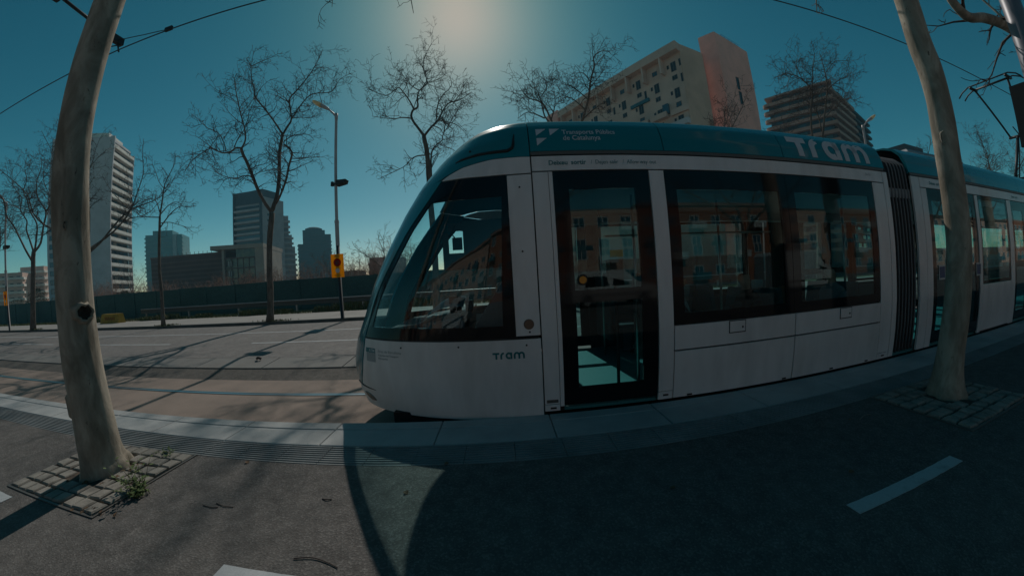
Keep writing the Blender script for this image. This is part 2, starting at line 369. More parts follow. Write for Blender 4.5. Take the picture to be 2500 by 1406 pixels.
TRACED = {
 'A': [
  (0,0.17,0.15,[(-34.05,14.8,-0.06),(-33.45,14.8,3.28),(-33.35,14.8,4.77),(-33.2,14.8,5.5)]),
  (1,0.1,0.04,[(-33.48,14.8,4.82),(-34.41,14.76,5.7),(-35.22,14.72,6.56),(-36.11,14.53,7.75),(-37.08,14.43,8.51),(-37.43,14.27,9.75),(-37.95,14.12,10.31)]),
  (1,0.09,0.015,[(-33.25,14.8,5.51),(-33.81,14.81,6.32),(-34.43,14.8,7.24),(-34.43,14.83,7.86),(-35.23,14.68,8.74),(-34.84,14.59,9.52),(-35.65,14.55,10.13),(-36.66,14.51,11.12),(-36.72,14.51,12.28)]),
  (1,0.09,0.012,[(-33.03,14.8,5.56),(-32.76,14.79,6.35),(-32.59,14.74,7.37),(-33.43,14.6,8.38),(-33.82,14.55,9.27),(-34.3,14.41,9.95),(-33.91,14.45,10.74),(-34.5,14.47,11.81),(-34.09,14.43,12.67)]),
  (1,0.1,0.012,[(-33.03,14.8,5.48),(-32.02,14.76,5.96),(-31.52,14.7,7),(-30.92,14.58,7.99),(-31.57,14.41,8.8),(-31.94,14.32,9.52),(-31.66,14.21,10.34),(-30.8,14.04,10.95),(-30.81,13.9,11.66)]),
  (2,0.06,0.01,[(-30.92,14.58,7.99),(-30.46,14.63,8.37),(-30.21,14.62,9.05),(-29.54,14.68,9.82),(-29.16,14.71,10.63)]),
  (3,0.03,0.01,[(-34.3,14.41,9.95),(-33.43,14.54,9.66),(-32.56,14.6,9.6)]),
 ],
 'B': [
  (0,0.1,0.06,[(-18.99,14.8,-0.06),(-18.9,14.8,1.77),(-18.96,14.8,2.95),(-18.91,14.8,4.4),(-18.86,14.8,5.31),(-18.82,14.8,6.04)]),
  (1,0.055,0.01,[(-18.82,14.8,6.04),(-18.72,14.87,7.01),(-18.78,15,7.7),(-18.7,15.08,8.13),(-18.23,15.14,8.94),(-18.22,15.2,9.68)]),
  (2,0.045,0.01,[(-18.79,14.8,5.39),(-18.58,14.93,5.75),(-18.26,15.16,6.25),(-17.87,15.38,6.56),(-17.43,15.56,6.49),(-17.03,15.77,6.57)]),
  (2,0.035,0.01,[(-18.72,14.8,6.16),(-18.17,14.76,6.49),(-17.38,14.63,6.61),(-16.88,14.63,6.38)]),
  (2,0.04,0.01,[(-18.84,14.8,6.27),(-19.25,14.91,6.9),(-19.84,15.03,7.2),(-20.63,15.13,7.29),(-21.67,15.33,7.68)]),
  (2,0.04,0.01,[(-18.85,14.8,5.97),(-20.06,14.89,6.16),(-20.79,14.94,6.36),(-21.7,15.14,7),(-22.34,15.21,7.01)]),
  (3,0.035,0.01,[(-18.89,14.93,5.67),(-18.06,14.83,5.6),(-17.18,14.68,5.34),(-16.11,14.48,5)]),
  (2,0.03,0.01,[(-18.78,15,7.65),(-19.01,14.84,8.03),(-19.09,14.65,8.57),(-19.35,14.56,9.07)]),
 ],
 'C': [
  (0,0.155,0.13,[(-11.56,14.83,-0.06),(-11.39,14.83,1.65),(-11.31,14.83,3.67),(-11.09,14.83,5.28)]),
  (1,0.1,0.07,[(-11.15,14.83,5.34),(-11.42,14.58,5.9),(-11.57,14.28,6.51),(-11.63,14.09,6.94),(-11.7,13.73,7.57),(-11.82,13.53,7.99),(-11.79,13.39,8.2)]),
  (2,0.06,0.015,[(-11.79,13.39,8.2),(-12.2,13.46,8.29),(-12.5,13.52,8.2),(-13.27,13.73,8.33),(-14.15,13.99,8.82),(-14.42,14.03,8.85),(-16.2,14.63,8.74),(-17.09,14.92,8.29)]),
  (2,0.055,0.012,[(-11.75,13.39,8.21),(-11.5,13.3,8.51),(-11.33,13.02,8.9),(-11.33,12.74,9.43),(-11.29,12.48,9.83),(-11.29,12.23,10.37),(-11.45,12.23,11.08),(-11.33,12.23,11.32)]),
  (3,0.035,0.012,[(-12.28,13.46,8.34),(-12.04,13.42,8.72),(-11.73,13.4,9.06),(-11.42,13.28,9.29),(-11.16,13.21,9.62)]),
  (3,0.035,0.01,[(-13.02,13.73,8.36),(-13,13.54,8.73),(-13.15,13.31,9.16),(-13.59,13.02,9.4),(-13.7,12.81,9.54),(-14.2,12.62,9.36)]),
  (3,0.045,0.01,[(-11.6,14.09,6.83),(-11.85,14.13,7.05),(-12.28,14.06,7.09),(-12.53,13.89,6.94),(-13.47,13.73,7.31),(-13.71,13.52,7.76)]),
  (1,0.125,0.085,[(-11.15,14.83,5.34),(-11.03,14.89,5.65),(-11.03,15.22,6.47),(-11.28,15.67,7.77),(-11.57,16.04,8.75),(-11.73,16.36,9.52),(-11.74,16.52,10.14)]),
  (2,0.08,0.012,[(-11.74,16.52,10.14),(-11.68,16.84,10.75),(-11.55,17.01,11.31),(-12.05,17.43,12.82),(-11.58,17.43,13.36),(-10.83,17.43,14.22),(-10.35,17.43,15.06),(-10.02,17.43,15.95)]),
  (2,0.055,0.01,[(-11.55,17.01,11.31),(-11.5,17.18,11.59),(-11.25,17.43,12.32),(-10.57,17.43,12.91),(-9.27,17.43,12.87),(-8.8,17.43,13.59),(-8.05,17.43,13.92)]),
  (2,0.07,0.012,[(-11.74,16.52,10.14),(-12.1,16.17,10.85),(-12.37,15.78,11.36),(-12.81,15.31,12.06),(-12.79,15.24,12.38),(-12.86,14.98,12.91),(-12.67,14.59,13.45),(-12.9,14.42,13.9)]),
  (3,0.025,0.01,[(-12.67,14.59,13.45),(-11.92,14.44,13.47),(-11.13,14.34,13.51)]),
  (3,0.035,0.01,[(-11.55,17.01,11.31),(-11.1,17.25,11.43),(-10.46,17.35,11.34),(-9.82,17.43,11.57)]),
  (3,0.035,0.01,[(-11.52,16.36,9.64),(-10.68,16.03,9.73),(-9.68,15.73,9.49),(-9.17,15.53,9.04)]),
  (3,0.03,0.01,[(-10.78,16.04,8.79),(-10.66,16.18,8.52),(-10.12,16.62,8.61),(-9.39,17.06,8.67)]),
  (2,0.07,0.05,[(-10.92,14.89,5.73),(-10.56,14.73,6.03),(-10.04,14.47,6.7),(-9.79,14.31,7.28),(-9.49,14.11,7.9),(-9.84,13.98,8.27)]),
 ],
 'D': [
  (0,0.15,0.1,[(-3.02,14.83,-0.06),(-2.95,14.83,3.02),(-3.03,14.83,5.31),(-3.05,14.83,6.38),(-3.08,14.83,7.35),(-3.22,14.83,8.22)]),
  (1,0.085,0.012,[(-3.21,14.83,8.22),(-3.38,14.89,8.53),(-3.87,15.21,9.36),(-3.86,15.33,9.85),(-3.63,15.49,10.13),(-3.71,15.73,10.72),(-3.64,15.91,11.28),(-3.27,16.15,11.86),(-3.54,16.45,12.9),(-3.51,16.67,13.81),(-3.2,17.06,14.97)]),
  (3,0.03,0.01,[(-3.27,16.15,11.86),(-3.02,16.36,12.05),(-2.56,16.67,12.45),(-2.36,16.88,12.9)]),
  (2,0.055,0.01,[(-3.79,15.33,9.91),(-3.95,15.19,10.29),(-4.26,15.08,10.77),(-4.48,14.92,10.93),(-5.01,14.69,10.45),(-5.89,14.36,10.8)]),
  (3,0.04,0.01,[(-3.94,15.21,9.4),(-4.33,15.08,9.41),(-4.77,14.99,9.34),(-5.68,14.72,9.45)]),
  (3,0.04,0.01,[(-3.64,15.91,11.28),(-4.12,16.11,11.76),(-4.58,16.2,12.44),(-5.25,16.43,13.34)]),
  (2,0.075,0.012,[(-3.21,14.83,8.22),(-2.86,14.89,8.69),(-2.57,15.1,9.12),(-2.13,15.43,10.11),(-1.55,15.66,10.41),(-0.94,15.92,10.98)]),
  (3,0.045,0.01,[(-2.63,15.1,9.19),(-2.56,14.96,9.74),(-2.3,14.84,10.22),(-1.82,14.77,10.71),(-1.93,14.68,11.25)]),
  (3,0.035,0.01,[(-2.57,15.1,9.12),(-1.72,14.95,8.77),(-1.28,14.87,8.29)]),
  (2,0.06,0.012,[(-2.88,14.83,5.72),(-3,15.23,6.56),(-3.04,15.63,7.65),(-2.87,15.85,8.15),(-2.57,16.12,8.52),(-2.52,16.32,8.97),(-2.18,16.58,9.67),(-1.55,17.14,11.18)]),
  (3,0.045,0.01,[(-3.08,14.83,7.28),(-3.5,14.74,7.25),(-3.78,14.59,7.06),(-4.11,14.37,6.63),(-5.05,14,6.1)]),
 ],
 'G': [
  (0,0.14,0.11,[(17.94,14.8,-0.06),(18.27,14.8,5.03),(18.76,14.8,6.98),(19.23,14.8,8.39)]),
  (1,0.085,0.012,[(19.23,14.8,8.39),(19.41,14.55,9.71),(19.9,14.34,11.51),(19.86,14.2,12.51),(19.4,13.91,13.77)]),
  (1,0.085,0.012,[(18.76,14.8,6.98),(18.18,14.6,8.46),(18.08,14.32,9.96),(18.15,14.06,10.98),(17.29,13.82,11.49),(15.98,13.59,11.53),(14.57,13.32,10.92)]),
  (2,0.05,0.01,[(18.15,14.06,10.98),(18.2,13.72,12.23),(18.36,13.46,13.16)]),
  (2,0.05,0.01,[(19.3,14.8,9.03),(19.52,15.06,10.33),(18.82,15.32,11.29),(17.17,15.69,11.26)]),
  (2,0.05,0.01,[(19.9,14.34,11.51),(20.96,14.11,12.25),(22.54,13.82,12.81)]),
  (2,0.045,0.01,[(19.41,14.55,9.71),(20.47,14.59,10.51),(22.28,14.85,11.58),(23.88,14.95,11.59)]),
  (3,0.03,0.01,[(19.86,14.2,12.51),(20.81,13.99,13.4),(22.07,13.86,13.59)]),
  (3,0.03,0.01,[(17.29,13.82,11.49),(16.94,13.73,12.27),(17.21,13.66,12.92)]),
  (3,0.03,0.01,[(19.52,15.06,10.33),(17.92,15.37,10.14),(16.56,15.56,10.54)]),
 ],
 'E': [
  (0,0.12,0.09,[(3.5,14.8,-0.06),(3.85,14.8,6.12),(4.13,14.8,7.93),(4.29,14.8,8.56)]),
  (1,0.07,0.012,[(4.29,14.8,8.56),(4.6,14.33,9.58),(4.67,14.03,10.25),(4.84,13.75,10.84),(4.8,13.48,11.19),(5.19,13.39,11.46),(5.48,13.17,11.25)]),
  (2,0.04,0.01,[(4.59,14.33,9.47),(3.99,14.57,10.25),(3.45,14.74,10.58)]),
  (2,0.04,0.01,[(4.4,14.33,8.95),(3.85,14.63,9.74),(3.47,14.68,9.77)]),
  (2,0.04,0.01,[(4.41,14.8,8.77),(5.07,14.48,9.24),(5.34,14.43,9.01)]),
  (3,0.03,0.01,[(4.67,14.03,10.25),(4.35,13.86,10.57),(3.9,13.64,10.42)]),
  (3,0.03,0.01,[(4.64,14.03,9.93),(5.18,14.32,10.67),(5.79,14.68,11.49)]),
 ],
 'F': [
  (0,0.12,0.09,[(2.92,14.8,-0.06),(2.98,14.8,6.54),(2.92,14.8,8.36)]),
  (1,0.06,0.012,[(2.92,14.8,8.36),(2.4,14.31,9.26),(1.73,14.12,9.48),(1.37,13.92,9.89)]),
  (1,0.06,0.012,[(2.92,14.8,8.36),(2.5,14.64,8.81),(2.3,14.37,9.61),(1.97,14.08,10.29)]),
  (2,0.04,0.01,[(2.49,14.64,8.71),(1.73,14.5,8.97),(1.21,14.3,8.57)]),
  (2,0.045,0.01,[(2.78,14.64,8.6),(3.1,14.94,9.6),(3.17,15.24,10.66)]),
  (3,0.03,0.01,[(2.3,14.37,9.61),(2.7,14.55,10.25),(2.66,14.72,10.79)]),
 ],
}
# ------------------------------------------------------------------ the setting
def struct(o): o['kind'] = 'structure'; return o
XL, XR = -420, 320
struct(MB().box(-480, 480, -480, 480, -.62, -.45).build('ground', MT['ground']))
struct(MB().box(XL, XR, 3.10, 5.97, -.60, -.40).build('track_bed', MT['bed']))
struct(MB().box(XL, XR, -9.0, 2.29, -.55, 0).build('pavement', MT['walk']))
struct(MB().box(XL, XR, -22.0, -9.0, -.55, -.13).build('street', MT['oldroad']))
struct(MB().box(XL, XR, 7.22, 14.70, -.55, -.20).build('road', MT['road']))
farp = struct(MB().box(XL, XR, 14.97, 19.0, -.55, -.055).build('far_pavement', MT['pave']))
struct(MB().box(XL, XR, 19.0, 23.6, -.55, -.075).build('verge', MT['verge']))
struct(MB().box(-479, 479, 23.6, 479, -.55, -.20).build('park_ground', MT['ground']))

# platform edge: base, coping stones, slabs and ribbed tiles, each piece its own object
plat = struct(MB().box(XL, XR, 2.29, 3.10, -.58, -.06).build('platform_edge', MT['darkkerb']))
sm = MB().bevbox(.004, 1.056, .003, .325, -.06, 0, .006).mesh('slab', MT['slab'])
cm = MB().bevbox(.004, 1.056, .003, .157, -.12, .001, .008).mesh('coping', MT['slab'])
for i in range(-16, 18):
    x = .40 + 1.06*i
    put('slab', sm, plat, (x, 2.612, RNG.uniform(-.0015, .0015)))
    put('coping_stone', cm, plat, (x, 2.941, RNG.uniform(-.001, .001)))
tm = MB().box(.002, .398, .002, .318, -.06, -.007)
for k in range(9): tm.bevbox(.002, .398, .006+k*.035, .006+k*.035+.020, -.007, .001, .003)
tm = tm.mesh('ribbed_tile', MT['ribbed'])
for i in range(-42, 46):
    put('ribbed_tile', tm, plat, (.4*i+.03, 2.291, RNG.uniform(-.0015, .0012)))
far = MB(); far.box(XL, -16.6, 2.29, 3.10, -.06, 0); far.box(18.5, XR, 2.29, 3.10, -.06, 0)
far.build('paving', MT['slab'], plat)

# grooved rails
def rail(name, y):
    b = MB()
    b.box(XL, XR, y-.028, y+.028, -.42, -.394)
    b.box(XL, XR, y+.062, y+.078, -.42, -.396)
    o = b.build(name, MT['rail']); struct(o)
    MB().box(XL, XR, y+.028, y+.062, -.42, -.398).build('groove', MT['slot'], o)
    MB().box(XL, XR, y-.06, y-.028, -.42, -.397).build('seal', MT['slot'], o)
for y in (3.68, 5.11): rail('tram_rail', y)
# raised edge of the carriageway: kerb stones with joints, dark riser towards the track
def slope(y0, z0, y1, z1, lo=-.55):
    return MB().add([(XL,y0,lo),(XR,y0,lo),(XR,y1,lo),(XL,y1,lo),(XL,y0,z0),(XR,y0,z0),(XR,y1,z1),(XL,y1,z1)], [(0,3,2,1),(4,5,6,7),(0,1,5,4),(1,2,6,5),(2,3,7,6),(3,0,4,7)])
struct(slope(5.97, -.402, 6.50, -.298).build('track_bank', MT['bank']))
rk = struct(slope(6.50, -.31, 7.22, -.225).build('carriageway_kerb', MT['darkkerb']))
sl_ = (.20-.282)/-.72
km = MB().add([(.006,0,-.02),(1.994,0,-.02),(1.994,.715,.06),(.006,.715,.06),(.012,.006,.012),(1.988,.006,.012),(1.988,.709,.086),(.012,.709,.086)], [(0,3,2,1),(4,5,6,7),(0,1,5,4),(1,2,6,5),(2,3,7,6),(3,0,4,7)]).mesh('kerb_stone', MT['kerb'])
for i in range(-22, 6): put('kerb_stone', km, rk, (2*i+.55, 6.502, -.288+RNG.uniform(-.002, .002)))
fk = struct(MB().box(XL, XR, 14.70, 14.97, -.55, -.06).build('far_kerb', MT['darkkerb']))
km = MB().bevbox(.005, .995, 0, .266, -.16, .005, .02).mesh('kerb_stone', MT['kerb'])
for i in range(-60, 12): put('kerb_stone', km, fk, (i+.2, 14.702, -.055+RNG.uniform(-.004, .004)))

# painted lines on the carriageway and dashes of the cycle lane
for y in (11.75,):
    struct(MB().box(XL, XR, y, y+.12, -.199, -.195).build('lane_line', MT['paint']))
for i in range(-14, 6):
    x = -8.1 + i*8.0
    struct(MB().box(x, x+4.3, 9.32, 9.43, -.199, -.195).build('lane_dash', MT['paint']))
def dash(x0, x1):
    # slightly ragged thermoplastic edge
    r = random.Random(int(x0*100)); n = 26; top, bot = [], []
    for k in range(n+1):
        x = lerp(x0, x1, k/n)
        top.append((x, 1.222+r.uniform(-.002, .002), .004)); bot.append((x, 1.128+r.uniform(-.002, .002), .004))
    return MB().prism(top+bot[::-1], (0,0,-.003)).build('cycle_lane_dash', MT['paint'])
for k in (-2,-1,0,1,2,3):
    struct(dash(-1.54+3.41*k, -.40+3.41*k))

# ------------------------------------------------------------------ tree pits
def tree_pit(x0, x1, y0, y1, label, hole, seed):
    root = thing('tree_pit', label, 'tree pit', 'tree pits in the pavement', (x0, y0, 0))
    r = random.Random(seed)
    w, d = x1-x0, y1-y0
    MB().box(0, w, 0, d, -.02, .003).build('soil', MT['soil'], root)
    f = MB()
    for a in ((-.02, w+.02, -.02, 0), (-.02, w+.02, d, d+.02), (-.02, 0, 0, d), (w, w+.02, 0, d)): f.box(*a, -.03, .009)
    f.build('edging', MT['strip'], root)
    nx, ny = 9, 7
    sx, sy = w/nx, d/ny
    ms = []
    for k in range(5):
        b = MB(); e = .012
        hx, hy = sx/2-.011, sy/2-.010
        pts = []
        for (cx_, cy_) in ((-1,-1),(1,-1),(1,1),(-1,1)):
            pts.append((cx_*hx+r.uniform(-.006,.006), cy_*hy+r.uniform(-.006,.006)))
        lo = [(p[0], p[1], -.03) for p in pts]; mi = [(p[0], p[1], .014) for p in pts]
        hi = [(p[0]*.86, p[1]*.86, .024+r.uniform(-.003,.003)) for p in pts]
        b.add(lo+mi+hi, [(0,1,5,4),(1,2,6,5),(2,3,7,6),(3,0,4,7),(4,5,9,8),(5,6,10,9),(6,7,11,10),(7,4,8,11),(8,9,10,11)])
        ms.append(b.mesh('sett', MT['cobble']))
    for j in range(ny):
        for i in range(nx):
            cx_, cy_ = (i+.5)*sx, (j+.5)*sy
            if math.hypot(cx_+x0-hole[0], cy_+y0-hole[1]) < hole[2]: continue
            o = put('sett', ms[r.randrange(5)], root, (cx_+r.uniform(-.004,.004), cy_+r.uniform(-.004,.004), r.uniform(-.006,.006)))
            o.rotation_euler = (r.uniform(-.05,.05), r.uniform(-.05,.05), r.uniform(-.05,.05)+ (math.pi if r.random()<.5 else 0))
    return root
tree_pit(-4.08, -2.81, 1.32, 2.27, 'square of pale stone setts around the left trunk, in sunlight', (-3.45, 1.84, .24), 3)
tree_pit(3.61, 4.93, 1.34, 2.27, 'square of stone setts around the right trunk, in the tram shadow', (4.31, 1.88, .22), 5)

# ------------------------------------------------------------------ guard rail, fence, verge plants
def guard_rail():
    root = thing('guard_rail', 'low steel guard rail in front of the dark green fence', 'guard rail', None, (-28, 20, 0))
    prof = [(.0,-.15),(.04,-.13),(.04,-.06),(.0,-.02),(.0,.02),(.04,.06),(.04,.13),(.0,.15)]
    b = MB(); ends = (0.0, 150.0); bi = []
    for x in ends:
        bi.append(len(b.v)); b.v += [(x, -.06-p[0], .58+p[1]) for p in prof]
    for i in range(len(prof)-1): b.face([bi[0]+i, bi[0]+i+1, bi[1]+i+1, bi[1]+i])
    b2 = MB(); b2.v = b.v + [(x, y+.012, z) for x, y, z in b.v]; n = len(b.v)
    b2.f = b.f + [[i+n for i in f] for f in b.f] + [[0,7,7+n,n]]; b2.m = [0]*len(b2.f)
    b2.build('beam', mat('beam_dark_grey', (.085,.085,.08), .7), root)  # beam in one even dark grey, below the paler top rail
    MB().tube([(0,-.08,.745),(150,-.08,.745)], .028, 8).build('top_rail', MT['gal'], root)
    pm = MB(); pm.box(-.05, .05, -.05, .0, -.1, .74); pm.box(-.05,.05,.03,.06,-.1,.74); pm.box(-.012,.012,0,.03,-.1,.74); pm = pm.mesh('post', MT['gal'])
    for k in range(32): put('post', pm, root, (.53+4.68*k, 0, 0))
guard_rail()

fence = thing('green_fence', 'long dark green opaque fence behind the guard rail', 'fence', None, (0, 22.9, 0))
fm = MB().box(.012, 2.988, 0, .05, -.12, 2.15)
for k in range(15): fm.box(.1+.2*k-.012, .1+.2*k+.012, -.012, 0, -.05, 2.1)
fm.box(0.012, 2.988, -.03, .06, 2.10, 2.17)
fm = fm.mesh('panel', MT['fence'])
pmesh = MB().box(-.04, .04, -.05, .08, -.12, 2.2).mesh('post', MT['fence'])
for i in range(-56, 26):
    o = put('panel', fm, fence, (3*i, RNG.uniform(-.02,.02), RNG.uniform(-.03,.03))); put('post', pmesh, fence, (3*i, 0, 0))

def blades(n, w, h, seed, area, mound=0):
    r = random.Random(seed); b = MB()
    for k in range(n):
        x, y = area(r); a = r.uniform(0, 6.28); hh = h*r.uniform(.4, 1.1); l = hh*r.uniform(.1,.6); z0 = -.02
        p = Vector((x, y, z0)); q = p+Vector((math.cos(a)*l, math.sin(a)*l, hh)); s_ = Vector((-math.sin(a), math.cos(a), 0))*w
        m_ = p.lerp(q, .55)+Vector((0,0,hh*.12))
        b.add([p-s_, p+s_, m_+s_*.8, q, m_-s_*.8], [(0,1,2,4),(4,2,3)])
    return b
def strip(r):
    return r.uniform(-60, 20), 19.05+abs(r.gauss(0, 1.2))
g = blades(12000, .014, .17, 2, strip).build('verge_grass', MT['grass']); g.location = (0,0,-.06)
tag(g, 'thin green grass along the foot of the fence', 'grass', None, 'stuff')
VT = [(-16.6,19.6,.45),(-14.9,20.6,.3),(-11.2,19.9,.4),(-9.6,20.6,.62),(-8.2,20.4,.55),(-6.6,20.6,.62),(-5.2,20.3,.5),(-24.6,19.6,.45),(-26.2,19.3,.35),(-33,19.4,.5),(-36,19.2,.4),(-21.5,20.2,.3)]
WHERE = ['first from the guard rail end','small','low','wide','beside the lamp post foot','right of the lamp post foot','nearest the tram nose','beside the yellow block','small beside the yellow block','behind the leftmost bare tree','far left','between two bare trees']
for k, (x, y, s_) in enumerate(VT):
    def cl(r, s_=s_):
        a = r.uniform(0, 6.28); d = s_*1.5*math.sqrt(r.random()); return math.cos(a)*d*1.6, math.sin(a)*d
    o = blades(520, .022, s_, 40+k, cl).build('grass_clump', MT['grass']); o.location = (x, y, -.06)
    tag(o, 'green weed clump at the fence foot, ' + WHERE[k], 'weeds', 'weed clumps along the verge', 'stuff')
# tufts round the far street trees
for k, x in enumerate((-34.0, -19.0, -11.5)):
    o = blades(160, .015, .12, 80+k, lambda r: (r.gauss(.25,.45), r.gauss(0,.16))).build('grass_tuft', MT['grass']); o.location = (x, 14.85, -.05)
    tag(o, 'short grass tuft at the foot of the ' + ('leftmost bare tree','thin young tree','tall bare tree before the grey tower')[k], 'grass tuft', 'grass tufts at tree feet', 'stuff')
# yellow concrete block with scrawled lettering
yb = thing('yellow_block', 'low yellow concrete block with scrawl on the far pavement', 'block', None, (-29.0, 18.2, -.055))
MB().add([(-1.25,-.3,0),(1.1,-.3,0),(1.1,.3,0),(-1.25,.3,0),(-1.15,-.16,.68),(1.02,-.16,.68),(1.02,.2,.68),(-1.15,.2,.68)],
         [(0,3,2,1),(4,5,6,7),(0,1,5,4),(1,2,6,5),(2,3,7,6),(3,0,4,7)]).build('body', mat('block_yellow', (.50,.30,.035), .85, var=(3,(.36,.21,.03),.4,.65)), yb)
sc_ = MB(); r = random.Random(5); pts = []
for k in range(22): pts.append((-.7+k*.062, -.262+.0+(.14*(.2+.25*math.sin(k*1.7)+.3)/.68)*.0 - .0, .34+.13*math.sin(k*1.7)+r.uniform(-.03,.03)))
pts = [(x, -.3+.14*z/.68-.006, z) for x, y, z in pts]
sc_.tube(pts, .022, 4); sc_.build('scrawl', mat('scrawl_orange', (.30,.10,.02), .8), yb)
# ------------------------------------------------------------------ the tram
YC = 4.40                                           # track centre line
SIDE = [(-.1,3.10),(0,3.10),(.4,3.072),(.8,3.06),(1.6,3.07),(2.0,3.083),(2.4,3.10),(2.6,3.11),(2.75,3.14),(2.9,3.20),(3.0,3.30),(3.06,3.45),(3.085,3.70),(3.10,4.2)]
XF = [(-.03,-1.90),(.1,-1.95),(.3,-1.99),(.5,-1.985),(.75,-1.92),(1.0,-1.80),(1.4,-1.64),(1.8,-1.43),(2.2,-1.19),(2.5,-.98),(2.75,-.74),(2.92,-.54),(3.02,-.42),(3.09,-.30)]
XS = .40
def yside(z): return interp(z, SIDE)
tram = thing('tram', 'teal and white tram standing at the platform, its rounded cab to the left', 'tram', None, (0, YC, 0))
def tp(mb, name, m, parent=None, **k):
    """a part of the tram, built in world coordinates"""
    mb.v = [(x, y-YC, z) for x, y, z in mb.v] if parent is None or parent is tram else [(x, y-YC, z) for x, y, z in mb.v]
    return mb.build(name, m, parent or tram, **k)

def my(y, far): return 2*YC-y if far else y
def zlev(z0, z1):
    return [z0] + [z for z, _ in SIDE if z0+.01 < z < z1-.01] + [z1]
def panel_mb(x0, x1, z0, z1, out=0.0, th=.03, far=False, mb=None, bev=.004):
    mb = mb or MB(); zs = zlev(z0, z1); n = len(zs)-1
    def fo(u, v):
        z = zs[min(int(round(v*n)), n)]
        ex = bev if u in (0, 1) else 0
        return (lerp(x0, x1, u), my(yside(z)-out, far), z)
    def fi(u, v):
        z = zs[min(int(round(v*n)), n)]
        return (lerp(x0, x1, u), my(yside(z)-out+th, far), z)
    mb.shell(fo, fi, 1, n)
    return mb
def panel(name, x0, x1, z0, z1, m='white', far=False, parent=None, **k):
    return tp(panel_mb(x0, x1, z0, z1, far=far, **k), name, MT[m], parent)
def ring_mb(x0, x1, z0, z1, a0, a1, c0, c1, far=False, out=0.0, th=.025, mb=None):
    mb = mb or MB()
    panel_mb(x0, x1, z0, c0, out, th, far, mb); panel_mb(x0, x1, c1, z1, out, th, far, mb)
    panel_mb(x0, a0, c0, c1, out, th, far, mb); panel_mb(a1, x1, c0, c1, out, th, far, mb)
    return mb
def window(x0, x1, z0, z1, bx=.12, bz0=.11, bz1=.20, far=False, out=-.006):
    w = tp(ring_mb(x0, x1, z0, z1, x0+bx, x1-bx, z0+bz0, z1-bz1, far, out, .02), 'window', MT['black'])
    tp(panel_mb(x0+bx, x1-bx, z0+bz0, z1-bz1, out-.002, .006, far), 'glass', MT['tglass'], w)
    return w
def door(x0, x1, far=False, button=True, sign=False):
    """one plug-door leaf: black frame, a tall upper and a lower pane"""
    d = MB(); o = -.012; th = .03
    a0, a1 = x0+.15*(x1-x0), x1-.16*(x1-x0)
    panel_mb(x0, x1, .075, .255, o, th, far, d); panel_mb(x0, x1, 1.10, 1.22, o, th, far, d); panel_mb(x0, x1, 2.21, 2.392, o, th, far, d)
    for z0, z1 in ((.255, 1.10), (1.22, 2.21)):
        panel_mb(x0, a0, z0, z1, o, th, far, d); panel_mb(a1, x1, z0, z1, o, th, far, d)
    d = tp(d, 'door', MT['black'])
    for z0, z1 in ((.255, 1.10), (1.22, 2.21)):
        tp(panel_mb(a0, a1, z0, z1, o-.003, .006, far), 'pane', MT['tglass'], d)
    if button:
        zz, xx = 1.32, x0+.225
        y = my(yside(zz)-o, far); s_ = 1 if far else -1
        tp(MB().disc((xx, y, zz), (0, s_, 0), .052, .012, 24), 'button_ring', MT['gasket'], d)
        bt = MB(); bt.disc((xx, y+s_*.012, zz), (0, s_, 0), .036, .008, 20)
        for k in (-1, 0, 1): bt.box(xx-.02, xx+.02, min(y+s_*.02, y+s_*.023), max(y+s_*.02, y+s_*.023), zz+k*.012-.002, zz+k*.012+.002)
        tp(bt, 'button', MT['amber'], d)
    return d

# ---- cab nose: lofted surface S(t, z); t 0 near side .. 1 front .. 2 far side
def S(t, z, d=0.0):
    far = t > 1
    if far: t = 2-t
    a = t*math.pi/2; w = YC-yside(z)-d; L = XS-interp(z, XF)-d
    y = YC - w*max(math.cos(a), 0)**(2/2.4)
    return (XS-L*math.sin(a), my(y, far), z)
def t_of(x, z):
    q = (XS-x)/(XS-interp(z, XF))
    return math.asin(min(max(q, 0), 1))*2/math.pi
def patch(name, tl, tr, zb, zt, nu, nv, m, parent=None, d0=0.0, th=.03, smooth=True):
    """tl, tr: functions of z; zb, zt: functions of u"""
    def pos(u, v, d):
        z = lerp(zb(u), zt(u), v); return S(lerp(tl(z), tr(z), u), z, d)
    mb = MB(); mb.shell(lambda u, v: pos(u, v, d0), lambda u, v: pos(u, v, d0+th), nu, nv)
    return tp(mb, name, MT[m], parent, angle=.6)
c = lambda v: (lambda *_: v)
TIN = [(.20,-1.765),(.23,-1.752),(.415,-1.692),(.61,-1.655),(.79,-1.622),(.86,-1.60),(1.167,-1.50),(1.498,-1.305),(1.942,-1.0),(2.27,-.705),(2.445,-.559)]
def tA(z): return t_of(interp(z, TIN), z)           # rear edge of the teal pillar
def tB(z): a = tA(z); return a+(1-a)*.46            # windscreen edge
X0 = .352
def t0(z): return t_of(X0, z)
def flip(f): return lambda z: 2-f(z)
HOOD = [(-.559,2.445),(-.481,2.482),(-.319,2.532),(-.042,2.560),(.264,2.556),(.352,2.553)]
WTOP = [(-.56,2.435),(-.366,2.416),(-.111,2.392),(.13,2.384),(.352,2.384)]
